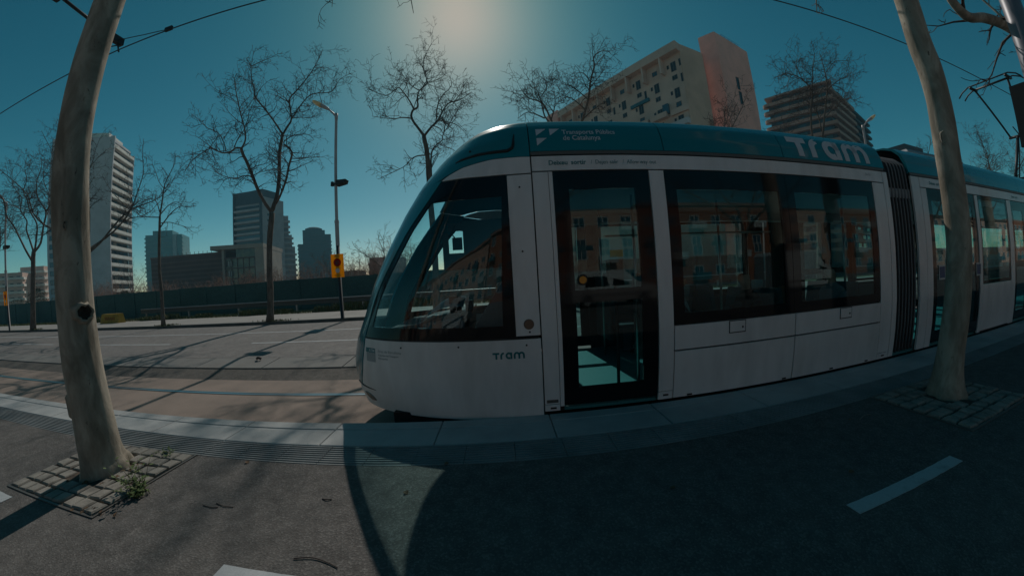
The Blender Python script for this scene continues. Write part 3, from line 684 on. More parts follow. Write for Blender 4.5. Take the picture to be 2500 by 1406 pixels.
for far in (False, True):
    F = flip if far else (lambda f: f)
    # white lower shell above the bumper
    patch('lower_panel', F(t0), F(lambda z: tA(z)-.006), c(.215), c(.782), 26, 8, 'white')
    patch('front_pillar', F(lambda z: tA(z)), F(tB), c(.215), c(2.445), 5, 34, 'teal', d0=-.004)
    # rear cab pillar
    patch('cab_pillar', F(t0), F(lambda z: t_of(.118, z)), c(.815), c(2.372), 3, 8, 'white')
    # side window: black border, glass inside
    tw0 = lambda z: t_of(.112, z)
    tw1 = lambda z: tA(z)-.004
    def wz1(u): return interp(lerp(.112, -.56, u), WTOP)-.006
    def sub(a0, a1, b0, b1, name, m, parent, nu, nv, d0=.004, th=.015):
        def pos(u, v, d):
            uu = lerp(a0, a1, u); vv = lerp(b0, b1, v); z = lerp(.80, wz1(uu), vv)
            t = lerp(tw0(z), tw1(z), uu)
            return S(2-t if far else t, z, d)
        mb = MB(); mb.shell(lambda u, v: pos(u, v, d0), lambda u, v: pos(u, v, d0+th), nu, nv)
        return tp(mb, name, MT[m], parent, angle=.6)
    w = sub(0, 1, 0, .075, 'cab_window', 'black', None, 26, 2)
    sub(0, 1, .87, 1, 'window_border', 'black', w, 26, 2)
    sub(0, .055, .075, .87, 'window_border', 'black', w, 2, 16)
    sub(.925, 1, .075, .87, 'window_border', 'black', w, 2, 20)
    sub(.055, .925, .075, .87, 'glass', 'cglass', w, 24, 20, .008, .006)
    # white wedge under the hood
    def wed(u, v, d):
        x = lerp(.352, -.556, u); zl = interp(x, WTOP)+.002; zh = interp(x, HOOD)-.004
        z = lerp(zl, max(zh, zl+.002), v); t = t_of(x, z); return S(2-t if far else t, z, d)
    mb = MB(); mb.shell(lambda u, v: wed(u, v, -.002), lambda u, v: wed(u, v, .03), 22, 4)
    tp(mb, 'eave_panel', MT['white'], angle=.6)
    # dark sill line under the window
    patch('seal', F(lambda z: t_of(.33, z)), F(lambda z: tA(z)-.004), c(.782), c(.80), 24, 1, 'gasket', d0=.004)
# bumper all the way round, white
patch('bumper', t0, flip(t0), c(-.03), c(.2149), 60, 6, 'white')
patch('front_panel', tB, flip(tB), c(.215), c(.80), 20, 8, 'black', d0=.004)
patch('windscreen_frame', tB, flip(tB), c(.80), c(.90), 20, 3, 'black', d0=.004)
patch('windscreen', tB, flip(tB), c(.90), c(2.615), 22, 22, 'cglass', d0=.004, th=.008)
# hood
def hoodpos(u, v, d):
    t = lerp(0, 2, u); tt = t if t <= 1 else 2-t
    x = S(tt, 2.5)[0]
    zl = interp(x, HOOD)+.004 if x > -.559 else (2.449 if tt < tB(2.445)+.01 else 2.618)
    z = lerp(zl, 3.09, v**.8)
    t2 = max(t0(z), tt) ; t2 = lerp(t0(z), 1, tt)
    return S(t2 if t <= 1 else 2-t2, z, d)
mb = MB(); mb.shell(lambda u, v: hoodpos(u, v, 0), lambda u, v: hoodpos(u, v, .03), 72, 22)
tp(mb, 'hood', MT['teal'], angle=.9)
cap = [S(lerp(t0(3.088), 2-t0(3.088), k/40), 3.088, .001) for k in range(41)]
tp(MB().prism(cap, (0,0,-.02)), 'hood_top', MT['teal'])
# recessed hatch on the hood: a dark groove round a slightly proud plate
def hp(x, z, d): t = t_of(x, z); return S(t, z, d)
gp = [(-.40,2.618),(-.33,2.632),(-.16,2.645),(0,2.640),(.14,2.635),(.185,2.66),(.20,2.70),(.215,2.82)]
mb = MB(); mb.tube([hp(x, z-.006, -.001) for x, z in gp], [.006,.013,.016,.017,.018,.018,.016,.006], 6)
tp(mb, 'hatch_groove', MT['gasket'], smooth=True)
mb = MB(); mb.shell(lambda u, v: hp(lerp(.195-.01*(1-v), -.36+.16*v, u), lerp(2.648-.02*u, 2.86, v), -.008), lambda u, v: hp(lerp(.195-.01*(1-v), -.36+.16*v, u), lerp(2.648-.02*u, 2.86, v), .004), 14, 8)
tp(mb, 'hatch', MT['teal'], angle=.9)
tp(MB().disc(hp(-.235, 2.70, -.006), (0,-1,.15), .012, .01, 12), 'hatch_lock', MT['gasket'])
# headlamps, screws, side button
for far in (False, True):
    pts = []
    def lamp(u, v, d):
        x = lerp(-1.72, -1.52, u); z = lerp(.115, .065, u)+(v-.5)*.075*math.sin(math.pi*min(max(u, .02), .98))**.6
        t = t_of(x, z); return S(2-t if far else t, z, d)
    mb = MB(); mb.shell(lambda u, v: lamp(u, v, -.004), lambda u, v: lamp(u, v, .01), 10, 4)
    tp(mb, 'headlamp', mat('headlamp_glass', (.16,.15,.13), .15, .4), smooth=True)
    mb = MB(); P_ = [S(t_of(x, z), z, -.002) for x, z in ((-1.83,.225),(-1.74,.207),(-1.62,.20),(-1.5,.195))]
    P_ = [(x, my(y, far), z) for x, y, z in P_]
    mb.tube(P_, [.012,.011,.007,.003], 6); tp(mb, 'bumper_gap', MT['gasket'], smooth=True)
for x, z in ((-1.088,.717),(-.455,.73),(.212,.724),(.233,2.249),(.225,1.627),(.25,.85)):
    tp(MB().disc(hp(x, z, -.001), (0,-1,0), .0095, .003, 10), 'screw', MT['gasket'])
tp(MB().disc(hp(.245, .925, 0), (0,-1,0), .043, .012, 24), 'marker_lamp', mat('marker_brown', (.20,.11,.075), .35))
tp(MB().disc(hp(.245, .925, .0), (0,-1,0), .05, .006, 24), 'marker_lamp_ring', MT['strip'])

# ---- carriage sides, near and far
def low_plate(x0, x1, far):
    panel('kick_plate', x0, x1, .03, .10, far=far)
for far in (False, True):
    # front car
    panel('cant_rail', .366, 5.185, 2.402, 2.55, far=far)
    panel('door_pillar', .366, .517, .105, 2.388, far=far)
    panel('door_pillar', .522, .560, .075, 2.388, far=far, out=.004)
    panel('kick_plate', .366, .517, .03, .098, far=far)
    tp(panel_mb(.385, .50, .118, .150, .003, .006, far), 'vent', MT['strip'])
    door(.567, 1.552, far)
    panel('door_pillar', 1.558, 1.718, .12, 2.388, far=far); panel('kick_plate', 1.558, 1.718, .03, .113, far=far)
    window(1.728, 3.300, .815, 2.392, far=far); window(3.306, 4.925, .815, 2.392, far=far)
    for x0, x1 in ((1.730, 3.310), (3.328, 4.922)):
        panel('side_panel', x0, x1, .551, .800, far=far); panel('skirt_panel', x0, x1, .03, .533, far=far)
    panel('end_pillar', 4.93, 5.185, .115, 2.388, far=far); panel('kick_plate', 4.93, 5.185, .03, .107, far=far)
    panel('end_frame', 5.198, 5.305, .03, 2.55, far=far)
    # second car
    panel('end_frame', 5.925, 6.148, .03, 2.55, far=far)
    panel('cant_rail', 6.16, 13.2, 2.402, 2.55, far=far)
    panel('door_pillar', 6.16, 6.325, .03, 2.388, far=far)
    for x0, x1 in ((6.332, 7.185), (7.19, 8.04)): door(x0, x1, far, False)
    panel('door_pillar', 8.048, 8.165, .03, 2.388, far=far)
    window(8.172, 9.60, .87, 2.392, .05, .06, .06, far); panel('skirt_panel', 8.172, 9.60, .05, .857, far=far); 
    panel('door_pillar', 9.608, 9.825, .03, 2.388, far=far)
    for x0, x1 in ((9.832, 10.68), (10.685, 11.53)): door(x0, x1, far, False)
    panel('door_pillar', 11.54, 11.66, .03, 2.388, far=far)
    window(11.668, 13.05, .87, 2.392, .05, .06, .06, far); panel('skirt_panel', 11.668, 13.05, .05, .857, far=far)
    panel('end_frame', 13.06, 13.2, .03, 2.388, far=far)
    # third car
    panel('cant_rail', 13.82, 20.5, 2.402, 2.55, far=far)
    panel('end_frame', 13.82, 14.0, .03, 2.388, far=far)
    window(14.01, 17.2, .815, 2.392, far=far); window(17.21, 20.4, .815, 2.392, far=far)
    panel('skirt_panel', 14.01, 20.4, .03, .80, far=far)
    # dark backing that shows in the joints, gutter strip under the roof fairing
    bk = MB()
    for x0, x1 in ((.36, .565), (1.555, 1.725), (4.928, 5.31), (5.92, 6.33), (8.042, 8.17), (9.602, 9.83), (11.532, 11.665)):
        panel_mb(x0, x1, .02, 2.56, -.028, .012, far, bk)
    for x0, x1 in ((1.725, 4.928), (8.17, 9.602), (11.665, 13.2), (13.82, 20.45)): panel_mb(x0, x1, .02, .83, -.028, .012, far, bk)
    panel_mb(.36, 5.31, 2.385, 2.56, -.026, .012, far, bk); panel_mb(5.92, 13.2, 2.385, 2.56, -.026, .012, far, bk); panel_mb(13.82, 20.5, 2.385, 2.56, -.026, .012, far, bk)
    tp(bk, 'body_frame', MT['gasket'])
    gt = MB()
    for x0, x1 in ((.362, 5.25), (5.93, 13.2), (13.82, 20.5)): tp(panel_mb(x0, x1, 2.566, 2.602, -.004, .02, far), 'gutter', MT['strip'])
# small bright hatches on the near skirt
for x0, x1 in ((2.386, 2.584), (4.092, 4.296)):
    rim = tp(panel_mb(x0-.010, x1+.010, .664, .7985, .0035, .006), 'hatch_rim', MT['gasket'])
    tp(panel_mb(x0, x1, .675, .791, .006, .006), 'hatch_lid', MT['white'], rim)
    tp(MB().disc((x1-.035, yside(.715)-.006, .722), (0,-1,0), .011, .006, 10), 'latch', MT['gasket'], rim)
# jacking marks and drain slots low on the skirt
for x, z in ((.45,.06),(1.64,.075),(1.92,.045),(3.2,.045),(4.0,.05),(4.7,.05),(5.06,.07)): tp(MB().box(x-.03, x+.03, yside(z)-.004, yside(z), z-.009, z+.009), 'skirt_slot', MT['gasket'])

# ---- roof fairings in sections, deck, bellows
def fpos(x, s_, d, far):
    zs = [2.606, 2.68, 2.75, 2.83, 2.90, 2.96, 3.0, 3.035, 3.06, 3.075, 3.085]
    k = s_*(len(zs)-1); i = min(int(k), len(zs)-2); z = lerp(zs[i], zs[i+1], k-i)
    return (x, my(yside(z)+d, far), z-d*.8)
ENDR = .10
for far in (False, True):
    for x0, x1 in ((.362, 1.752), (1.762, 3.335), (3.345, 5.27), (5.90, 8.0), (8.01, 10.5), (10.51, 13.2), (13.82, 17), (17.01, 20.5)):
        mb = MB(); mb.shell(lambda u, v: fpos(lerp(x0, x1, u), v, 0, far), lambda u, v: fpos(lerp(x0, x1, u), v, .03, far), 3, 20)
        tp(mb, 'roof_fairing', MT['teal'], angle=.5)
for x0, x1 in ((.30, 5.22), (5.95, 13.15), (13.87, 20.5)): tp(MB().box(x0, x1, 3.62, 5.18, 2.6, 3.06), 'roof_deck', MT['gal'])
def bellows(x0, x1, ribs=6):
    prof = [(yside(z)+.035, z) for z in (.05,.4,.8,1.2,1.6,2.0,2.4,2.6,2.72)] + [(3.30,2.80),(3.48,2.87),(3.8,2.90),(4.4,2.905)]
    prof = prof + [(2*YC-y, z) for y, z in prof[-2::-1]]
    n = ribs*4; mb = MB(); cy, cz = YC, 1.5
    def f(u, v):
        k = v*(len(prof)-1); i = min(int(k+1e-9), len(prof)-2); y = lerp(prof[i][0], prof[i+1][0], k-i); z = lerp(prof[i][1], prof[i+1][1], k-i)
        dpt = .045*abs(math.sin(u*ribs*math.pi))**.7
        q = Vector((0, cy-y, cz-z)); q.normalize()
        return (lerp(x0, x1, u), y+q.y*(.05-dpt), z+q.z*(.05-dpt)*.6)
    mb.grid(f, n, len(prof)-1)
    return tp(mb, 'bellows', MT['bellow'], angle=1.2)
bellows(5.315, 5.915, 7); bellows(13.21, 13.81, 7)
# bellows ridges; the light they catch is painted in as paler grey
ridgem = mat('lit_ridge_grey', (.20,.20,.21), .5)
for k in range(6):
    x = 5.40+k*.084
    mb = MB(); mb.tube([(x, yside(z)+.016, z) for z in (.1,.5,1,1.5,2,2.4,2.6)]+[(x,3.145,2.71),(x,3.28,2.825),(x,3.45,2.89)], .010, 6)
    tp(mb, 'lit_ridge', ridgem, smooth=True)

# ---- underframe, wheels
mb = MB(); mb.box(-1.25, 20.4, 3.35, 5.45, -.26, .0); tp(mb, 'underframe', MT['under'])
for xb in (2.25, 4.0, 8.6, 12.2, 16.0, 17.8):
    for y in (3.68, 5.05):
        w = tp(MB().disc((xb, y-.05, -.14), (0,1,0), .26, .11, 28), 'wheel', MT['under'])
mb = MB(); mb.shell(lambda u, v: S(lerp(.02, 1.98, u), lerp(-.03, -.02, v), .05), lambda u, v: S(lerp(.02, 1.98, u), lerp(-.03, -.02, v), .35), 40, 1)
tp(mb, 'nose_underside', MT['under'])

# ---- interior
mb = MB(); mb.box(.38, 20.4, 3.16, 5.64, .004, .035); tp(mb, 'floor', MT['floor'])
tp(MB().prism([S(lerp(.03, 1.97, k/40), .03, .06) for k in range(41)], (0,0,-.03)), 'cab_floor', MT['innerd'])
mb = MB(); mb.box(.3, 20.4, 3.2, 5.6, 2.36, 2.385)
tp(mb, 'ceiling', MT['inner'])
for far in (False, True):
    for x0, x1 in ((1.75, 4.9), (8.2, 9.6), (11.7, 13.1), (14.0, 20.4)):
        y0, y1 = sorted((my(3.13, far), my(3.17, far))); tp(MB().box(x0, x1, y0, y1, .04, .80), 'wall_lining', MT['innerd'])
    y0, y1 = sorted((my(3.14, far), my(3.42, far))); tp(MB().box(.4, 20.3, y0, y1, 2.22, 2.35), 'ceiling_cove', MT['inner'])
# bulkhead behind the driver, with a narrow see-through gap
mb = MB(); mb.box(.30, .35, 3.15, 3.95, .04, 2.34); mb.box(.30, .35, 4.85, 5.65, .04, 2.34); mb.box(.30, .35, 3.95, 4.85, .04, 1.25); mb.box(.30,.35,3.95,4.85,2.0,2.34)
tp(mb, 'bulkhead', MT['innerd'])
# driver's desk, console hump, seat, visor
mb = MB()
mb.add([(-1.42,3.75,.05),(-.50,3.42,.05),(-.50,5.38,.05),(-1.42,5.05,.05),(-1.36,3.85,.86),(-.42,3.5,.98),(-.42,5.3,.98),(-1.36,4.95,.86)], [(0,3,2,1),(4,5,6,7),(0,1,5,4),(1,2,6,5),(2,3,7,6),(3,0,4,7)])
tp(mb, 'desk', MT['innerd'])
mb = MB(); mb.grid(lambda u, v: (lerp(-.98, -.45, u), lerp(3.72, 4.55, v), .93+.26*math.sin(math.pi*min(1, u*.62+.02))*math.sin(math.pi*(.12+.76*v))**.5), 12, 10)
mb.grid(lambda u, v: (lerp(-.98, -.45, u), lerp(3.72, 4.55, v), .92), 1, 1)
tp(mb, 'instrument_cowl', MT['dash'], smooth=True)
tp(MB().box(-.62, -.50, 3.78, 3.98, 1.0, 1.2), 'control_screen', MT['gasket']); tp(MB().box(-.47, -.38, 4.1, 4.3, .98, 1.12), 'control_lever', MT['gasket'])
mb = MB(); mb.box(-.12, .30, 4.10, 4.70, .42, .55); mb.add([(.16,4.08,.5),(.29,4.08,.5),(.29,4.72,.5),(.16,4.72,.5),(.24,4.12,1.45),(.295,4.12,1.45),(.295,4.68,1.45),(.24,4.68,1.45)], [(0,3,2,1),(4,5,6,7),(0,1,5,4),(1,2,6,5),(2,3,7,6),(3,0,4,7)])
mb.box(.0, .2, 4.3, 4.5, .05, .43)
tp(mb, 'driver_seat', MT['gasket'])
mb = MB(); mb.add([(.28,3.16,.80),(.28,3.5,.80),(.28,3.5,1.62),(.28,3.16,1.62),(-.36,3.2,.80),(-.36,3.5,.80),(.2,3.5,1.62),(.2,3.2,1.62)], [(0,1,2,3),(4,7,6,5),(0,3,7,4),(1,5,6,2),(3,2,6,7),(0,4,5,1)])
tp(mb, 'side_cabinet', MT['innerd'])
# interior mirror seen against the far window, on a stalk
mb = MB(); mb.box(-.73, -.575, 5.12, 5.15, 1.865, 2.06); mb.tube([(-.69,5.135,2.06),(-.74,5.14,2.13),(-.68,5.12,2.25)], .012, 6)
tp(mb, 'mirror', MT['gasket'])
bm2 = mat('blind_fabric', (.10,.105,.10), .9)
bl = tp(MB().box(-.565, .28, 5.20, 5.21, 1.55, 2.34), 'blind', bm2)
for bx_ in ((-.90, -.80, 1.55, 2.15), (-.80, -.565, 1.55, 1.82), (-.80, -.565, 2.175, 2.30)): tp(MB().box(bx_[0], bx_[1], 5.20, 5.21, bx_[2], bx_[3]), 'blind_panel', bm2, bl)
# seats, poles, grab rails
def seat(x, y, face):
    s_ = 1 if face > 0 else -1
    mb = MB(); mb.bevbox(x-.21, x+.21, y-.22, y+.22, .40, .50, .03)
    b0, b1 = (x-s_*.17, x-s_*.24), (x-s_*.24, x-s_*.31)
    mb.add([(b0[0],y-.21,.48),(b0[1],y-.21,.48),(b0[1],y+.21,.48),(b0[0],y+.21,.48),(b1[0],y-.18,1.08),(b1[1],y-.18,1.08),(b1[1],y+.18,1.08),(b1[0],y+.18,1.08)], [(0,3,2,1),(4,5,6,7),(0,1,5,4),(1,2,6,5),(2,3,7,6),(3,0,4,7)])
    mb.box(x-.08, x+.08, y-.15, y+.15, .04, .40)
    return tp(mb, 'seat', MT['seat'])
SEATS = [(2.05,3.5,1),(2.05,3.95,1),(2.95,3.5,-1),(2.95,3.95,-1),(2.05,5.3,1),(2.95,5.3,-1),(3.6,3.5,1),(4.5,3.5,-1),(3.6,5.3,1),(4.5,5.3,-1),(3.6,4.9,1),(4.5,3.95,-1),(8.6,3.5,1),(9.2,5.3,-1)]
for a in SEATS: seat(*a)
for x, y in ((.72,3.75),(1.62,3.75),(1.62,5.05),(.72,5.05),(3.28,4.4),(5.05,3.7),(6.5,3.8),(7.9,3.8),(7.9,5.0)):
    tp(MB().tube([(x,y,.03),(x,y,2.37)], .017, 8), 'grab_pole', MT['steel'], smooth=True)
tp(MB().tube([(1.7,3.75,1.95),(4.9,3.75,1.95)], .016, 8), 'grab_rail', MT['steel'], smooth=True)
tp(MB().tube([(1.7,5.05,1.95),(4.9,5.05,1.95)], .016, 8), 'grab_rail', MT['steel'], smooth=True)
mb = MB(); mb.box(1.66, 1.70, 3.2, 3.95, .3, 1.35); tp(mb, 'draught_screen', MT['innerd'])
mb = MB(); mb.box(1.66, 1.70, 4.9, 5.6, .3, 1.35); tp(mb, 'draught_screen', MT['innerd'])
# ticket machine with yellow notice
mb = MB(); mb.box(1.24, 1.40, 3.56, 3.70, 1.22, 1.52); mb.tube([(1.32,3.63,.03),(1.32,3.63,1.25)], .02, 8); tp(mb, 'validator', MT['dark'])
tp(MB().box(1.245, 1.395, 3.548, 3.556, 1.545, 1.625), 'notice', mat('notice_yellow', (.85,.50,.05), .6))
mb = MB(); mb.box(2.2,3.0,5.55,5.575,1.25,2.0); 
# blue info stickers on the second car's doors
for x in (6.62, 8.0):
    st = tp(panel_mb(x-.10, x+.10, 1.02, 1.24, .0-.004, .006), 'sticker', MT['signw'])
    tp(panel_mb(x-.08, x+.08, 1.045, 1.215, .0, .006), 'sticker_face', MT['blue'], st)

# ---- pantograph on the second car's roof
mb = MB()
for x in (13.86, 14.26): mb.tube([(x,3.50,6.04),(x,3.62,6.17),(x,3.82,6.27),(x,4.98,6.27),(x,5.18,6.17),(x,5.30,6.04)], .022, 6)
pg = tp(mb, 'pantograph', MT['dark'], smooth=True)
mb = MB(); mb.box(13.82, 14.30, 3.86, 3.92, 6.19, 6.25); mb.box(13.82, 14.30, 4.88, 4.94, 6.19, 6.25); mb.box(14.04,14.10,3.86,4.94,6.17,6.21)
mb.tube([(14.07,3.92,6.18),(15.5,4.2,4.85)], .03, 6); mb.tube([(14.07,4.88,6.18),(15.5,4.6,4.85)], .03, 6)
mb.tube([(15.5,4.15,4.85),(15.5,4.65,4.85)], .045, 6); mb.tube([(15.5,4.4,4.85),(14.6,4.4,3.35)], .045, 8); mb.tube([(15.2,4.4,5.1),(15.65,4.4,4.95),(15.0,4.4,3.4)], .018, 6)
tp(mb, 'pantograph_arm', MT['dark'], pg, smooth=True)
mb = MB(); mb.box(14.0, 16.0, 3.9, 4.9, 3.06, 3.4); tp(mb, 'pantograph_base', MT['dark'], pg)
# roof equipment
mb = MB(); mb.bevbox(7.2, 9.4, 3.75, 5.05, 3.06, 3.30, .06); tp(mb, 'roof_unit', MT['gal'])

# ---- lettering and emblems
def ribbon(pl, w, close=False):
    """flat stroke polygons along a 2-d polyline: list of quads"""
    out = []; n = len(pl)
    L, Rr = [], []
    for i in range(n):
        a = Vector(pl[max(i-1,0)]); b = Vector(pl[min(i+1,n-1)]); d = (b-a); d.normalize(); q = Vector((-d.y, d.x))*w/2
        L.append(Vector(pl[i])+q); Rr.append(Vector(pl[i])-q)
    return [(L[i], Rr[i], Rr[i+1], L[i+1]) for i in range(n-1)]
def arc(cx_, cy_, r, a0, a1, n=16): return [(cx_+r*math.cos(math.radians(lerp(a0,a1,k/n))), cy_+r*math.sin(math.radians(lerp(a0,a1,k/n)))) for k in range(n+1)]
def tram_word(w=.29):
    """Tram, lower case rounded, unit x-height 1, T bar level with the x-height"""
    q = []
    q += ribbon([(.08,1-w/2),(1.14,1-w/2)], w); q += ribbon([(.66,1-w),(.66,.0)], w)                       # T
    q += ribbon([(1.42,0),(1.42,.45)]+arc(1.87,.45,.45-.0,180,92,10)[0:] , w)                          # r
    q += ribbon(arc(2.62,.5,.37,300,0,30)[0:1]+arc(2.62,.5,.37,-60,-358,40), w); q += ribbon([(2.99,.98),(2.99,0)], w)   # a
    q += ribbon([(3.50,0),(3.50,.52)]+arc(3.86,.52,.36,180,0,18)+[(4.22,0)], w); q += ribbon([(4.22,.52)]+arc(4.58,.52,.36,180,0,18)+[(4.94,0)], w)  # m
    return q
def word_letters(w):
    q = tram_word(w); k = [0, 1+1, 0, 0]
    out = {}
    for f in q:
        u = sum(p[0] for p in f)/4
        out.setdefault('T' if u < 1.2 else 'r' if u < 2.1 else 'a' if u < 3.2 else 'm', []).append(f)
    return out
def emboss(quads, fn, name, m, parent=None, split=1):
    mb = MB()
    for qd in quads:
        for k in range(split):
            a, b = k/split, (k+1)/split
            A = [Vector(qd[0]).lerp(Vector(qd[3]), a), Vector(qd[1]).lerp(Vector(qd[2]), a), Vector(qd[1]).lerp(Vector(qd[2]), b), Vector(qd[0]).lerp(Vector(qd[3]), b)]
            mb.add([fn(p.x, p.y) for p in A], [(0,1,2,3)])
    return tp(mb, name, MT[m], parent)
# small teal word on the white cab panel
def on_cab(u, v, x0, z0, sx, sz):
    x = x0+u*sx; z = z0+v*sz; t = t_of(x, z); return S(t, z, -.0022)
for q_ in word_letters(.29).values(): emboss(q_, lambda u, v: on_cab(u, v, -.128, .597, .0625, .066), 'lettering_tram', 'tealt', split=2)
# large pale word on the roof fairing; leans as the panel does
def on_fair(u, v, x0, s0, sx, s1):
    s_ = min(max(s0+v*s1, 0), 1); q = fpos(x0+u*sx, s_, -.003, False); return q
for q_ in word_letters(.31).values(): emboss(q_, lambda u, v: on_fair(u, v, 3.46, .045, .297, .36), 'lettering_tram', 'wlet', split=4)
# three cut-off squares and the agency's name
for k, (x, z) in enumerate(((.435,2.78),(.575,2.78),(.435,2.665))):
    def tri(u, v): 
        s_ = (z+v*.072-2.606)/.30
        return None
    zs = [(0,.085),(.105,.085),(0,0)]
    mb = MB(); pts = []
    def onf(x, z):
        return (x, yside(z)-.003, z)
    mb.add([onf(x+a, z+b) for a, b in zs], [(0,1,2)])
    tp(mb, 'emblem', MT['wlet'])
def text(body, size, fn, name, m, parent=None, bold=0.0, sxx=1.0, spacing=1.0):
    cu = bpy.data.curves.new('txt', 'FONT'); cu.body = body; cu.size = 1.0; cu.offset = bold; cu.space_character = spacing
    cu.resolution_u = 3
    ob = bpy.data.objects.new('txt', cu); COL.objects.link(ob)
    dg = bpy.context.evaluated_depsgraph_get(); me = bpy.data.meshes.new_from_object(ob.evaluated_get(dg))
    vs2 = [fn(v.co.x*size*sxx, v.co.y*size) for v in me.vertices]
    fs = [list(p.vertices) for p in me.polygons]
    bpy.data.objects.remove(ob, do_unlink=True); bpy.data.curves.remove(cu); bpy.data.meshes.remove(me)
    mb = MB(); mb.add(vs2, fs)
    return tp(mb, name, MT[m], parent)
fz = lambda x0, z0: (lambda u, v: (x0+u, yside(z0+v)-.003, z0+v))
text('Transports Públics', .078, fz(.70, 2.795), 'lettering_operator', 'wlet', bold=.012, sxx=.95)
text('de Catalunya', .078, fz(.70, 2.722), 'lettering_operator', 'wlet', bold=.012, sxx=.95)
for x0 in (.53, 6.45, 9.95):
    text('Deixeu', .066, fz(x0, 2.458), 'lettering_notice', 'tealt', bold=.02); text('sortir', .066, fz(x0+.225, 2.458), 'lettering_notice', 'tealt', bold=.02)
for w_, x0 in (('/', .955), ('Dejen', 1.0), ('salir', 1.15), ('/', 1.285), ('Allow', 1.33), ('way', 1.47), ('out', 1.575)): text(w_, .060, fz(x0, 2.459), 'lettering_notice', 'tealt', sxx=.9)
text('04-01', .055, fz(4.80, 2.47), 'lettering_number', 'grayl')
def cabt(x0, z0): 
    return lambda u, v: on_cab(u, v, x0, z0, 1, 1)
def sq(x0, x1, z0, z1, m, name, n=4):
    mb = MB(); mb.grid(lambda u, v: on_cab(0, 0, lerp(x0, x1, u), lerp(z0, z1, v), 0, 0), n, 2); return tp(mb, name, MT[m])
sq(-1.60, -1.445, .635, .686, 'tealt', 'authority_emblem'); sq(-1.59, -1.445, .535, .633, 'grayl', 'authority_emblem')
text('ATM', .045, lambda u, v: on_cab(u, v, -1.545, .645, 1, 1.0)[:1]+(on_cab(u, v, -1.545, .645, 1, 1)[1]-.002, on_cab(u, v, -1.545, .645, 1, 1)[2]), 'lettering_authority', 'wlet', bold=.02)
text('Àrea de Barcelona', .042, cabt(-1.405, .648), 'lettering_authority', 'grayl')
text('Autoritat del Transport', .029, cabt(-1.405, .610), 'lettering_authority', 'grayl', bold=.02)
text('Metropolità', .029, cabt(-1.405, .575), 'lettering_authority', 'grayl', bold=.02)
# ------------------------------------------------------------------ trees
def wiggle(r, p, d, L, n, kink, lift):
    pts = [Vector(p)]; d = Vector(d).normalized()
    for k in range(n):
        d = (d + Vector((r.gauss(0,kink), r.gauss(0,kink), r.gauss(0,kink)+lift))).normalized()
        pts.append(pts[-1] + d*(L/n))
    return pts
def at_path(pts, s_):
    tot = [0]
    for a, b in zip(pts, pts[1:]): tot.append(tot[-1]+(Vector(b)-Vector(a)).length)
    t = s_*tot[-1]
    for i in range(len(pts)-1):
        if t <= tot[i+1] or i == len(pts)-2:
            k = (t-tot[i])/max(tot[i+1]-tot[i], 1e-6); a, b = Vector(pts[i]), Vector(pts[i+1])
            return a.lerp(b, k), (b-a).normalized()
def plen(pts): return sum((Vector(b)-Vector(a)).length for a, b in zip(pts, pts[1:]))
def twigs(mb, r, pts, r0, r1, spacing, L, level, start=.25, balls=None):
    tot = plen(pts); n = max(1, int(tot*(1-start)/spacing))
    for k in range(n):
        s_ = start+(1-start)*(k+r.random())/n
        p, d = at_path(pts, min(s_, 1)); rad = lerp(r0, r1, s_)
        q = Vector((r.gauss(0,1), r.gauss(0,1), r.gauss(0,.7)+.15)); q -= d*q.dot(d)
        if q.length < .05: continue
        q.normalize(); dd = d*r.uniform(.25,.8)+q*r.uniform(.6,1.0)
        l = L*r.uniform(.5, 1.25)*(1-.25*s_)
        c_ = wiggle(r, p, dd, l, 4 if level > 0 else 3, .28, .03)
        ra = min(max(rad*.6, .008), .011+.008*level); rb = .0048
        mb.tube(c_, [lerp(ra, rb, (i/(len(c_)-1))**.8) for i in range(len(c_))], 4 if level > 1 else 3, False)
        if level > 0: twigs(mb, r, c_, ra, rb, (.20 if level > 1 else .115), l*(.5 if level > 1 else .6), level-1, .12, balls)
        elif balls is not None and r.random() < .035: balls.append(c_[-1]-Vector((0,0,.04)))
def smoothpath(pts, n=2):
    """Catmull-Rom refine"""
    P_ = [Vector(p) for p in pts]
    if len(P_) < 3: return P_
    out = []
    for i in range(len(P_)-1):
        p0, p1, p2, p3 = P_[max(i-1,0)], P_[i], P_[i+1], P_[min(i+2, len(P_)-1)]
        for k in range(n):
            t = k/n
            out.append(.5*((2*p1)+(p2-p0)*t+(2*p0-5*p1+4*p2-p3)*t*t+(3*p1-p0-3*p2+p3)*t**3))
    return out+[P_[-1]]
def finish_tree(root, tr, cr, balls, base, bm_=None):
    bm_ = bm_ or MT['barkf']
    tr.v = [tuple(Vector(v)-base) for v in tr.v]; cr.v = [tuple(Vector(v)-base) for v in cr.v]
    tr.build('trunk', bm_, root, smooth=True)
    for p in balls:
        p = p-base; s_ = .022
        cr.add([p+Vector((s_,0,0)), p+Vector((-s_,0,0)), p+Vector((0,s_,0)), p+Vector((0,-s_,0)), p+Vector((0,0,s_)), p+Vector((0,0,-s_))],
               [(0,2,4),(2,1,4),(1,3,4),(3,0,4),(2,0,5),(1,2,5),(3,1,5),(0,3,5)])
    cr.build('crown', MT['twig'], root, smooth=True)
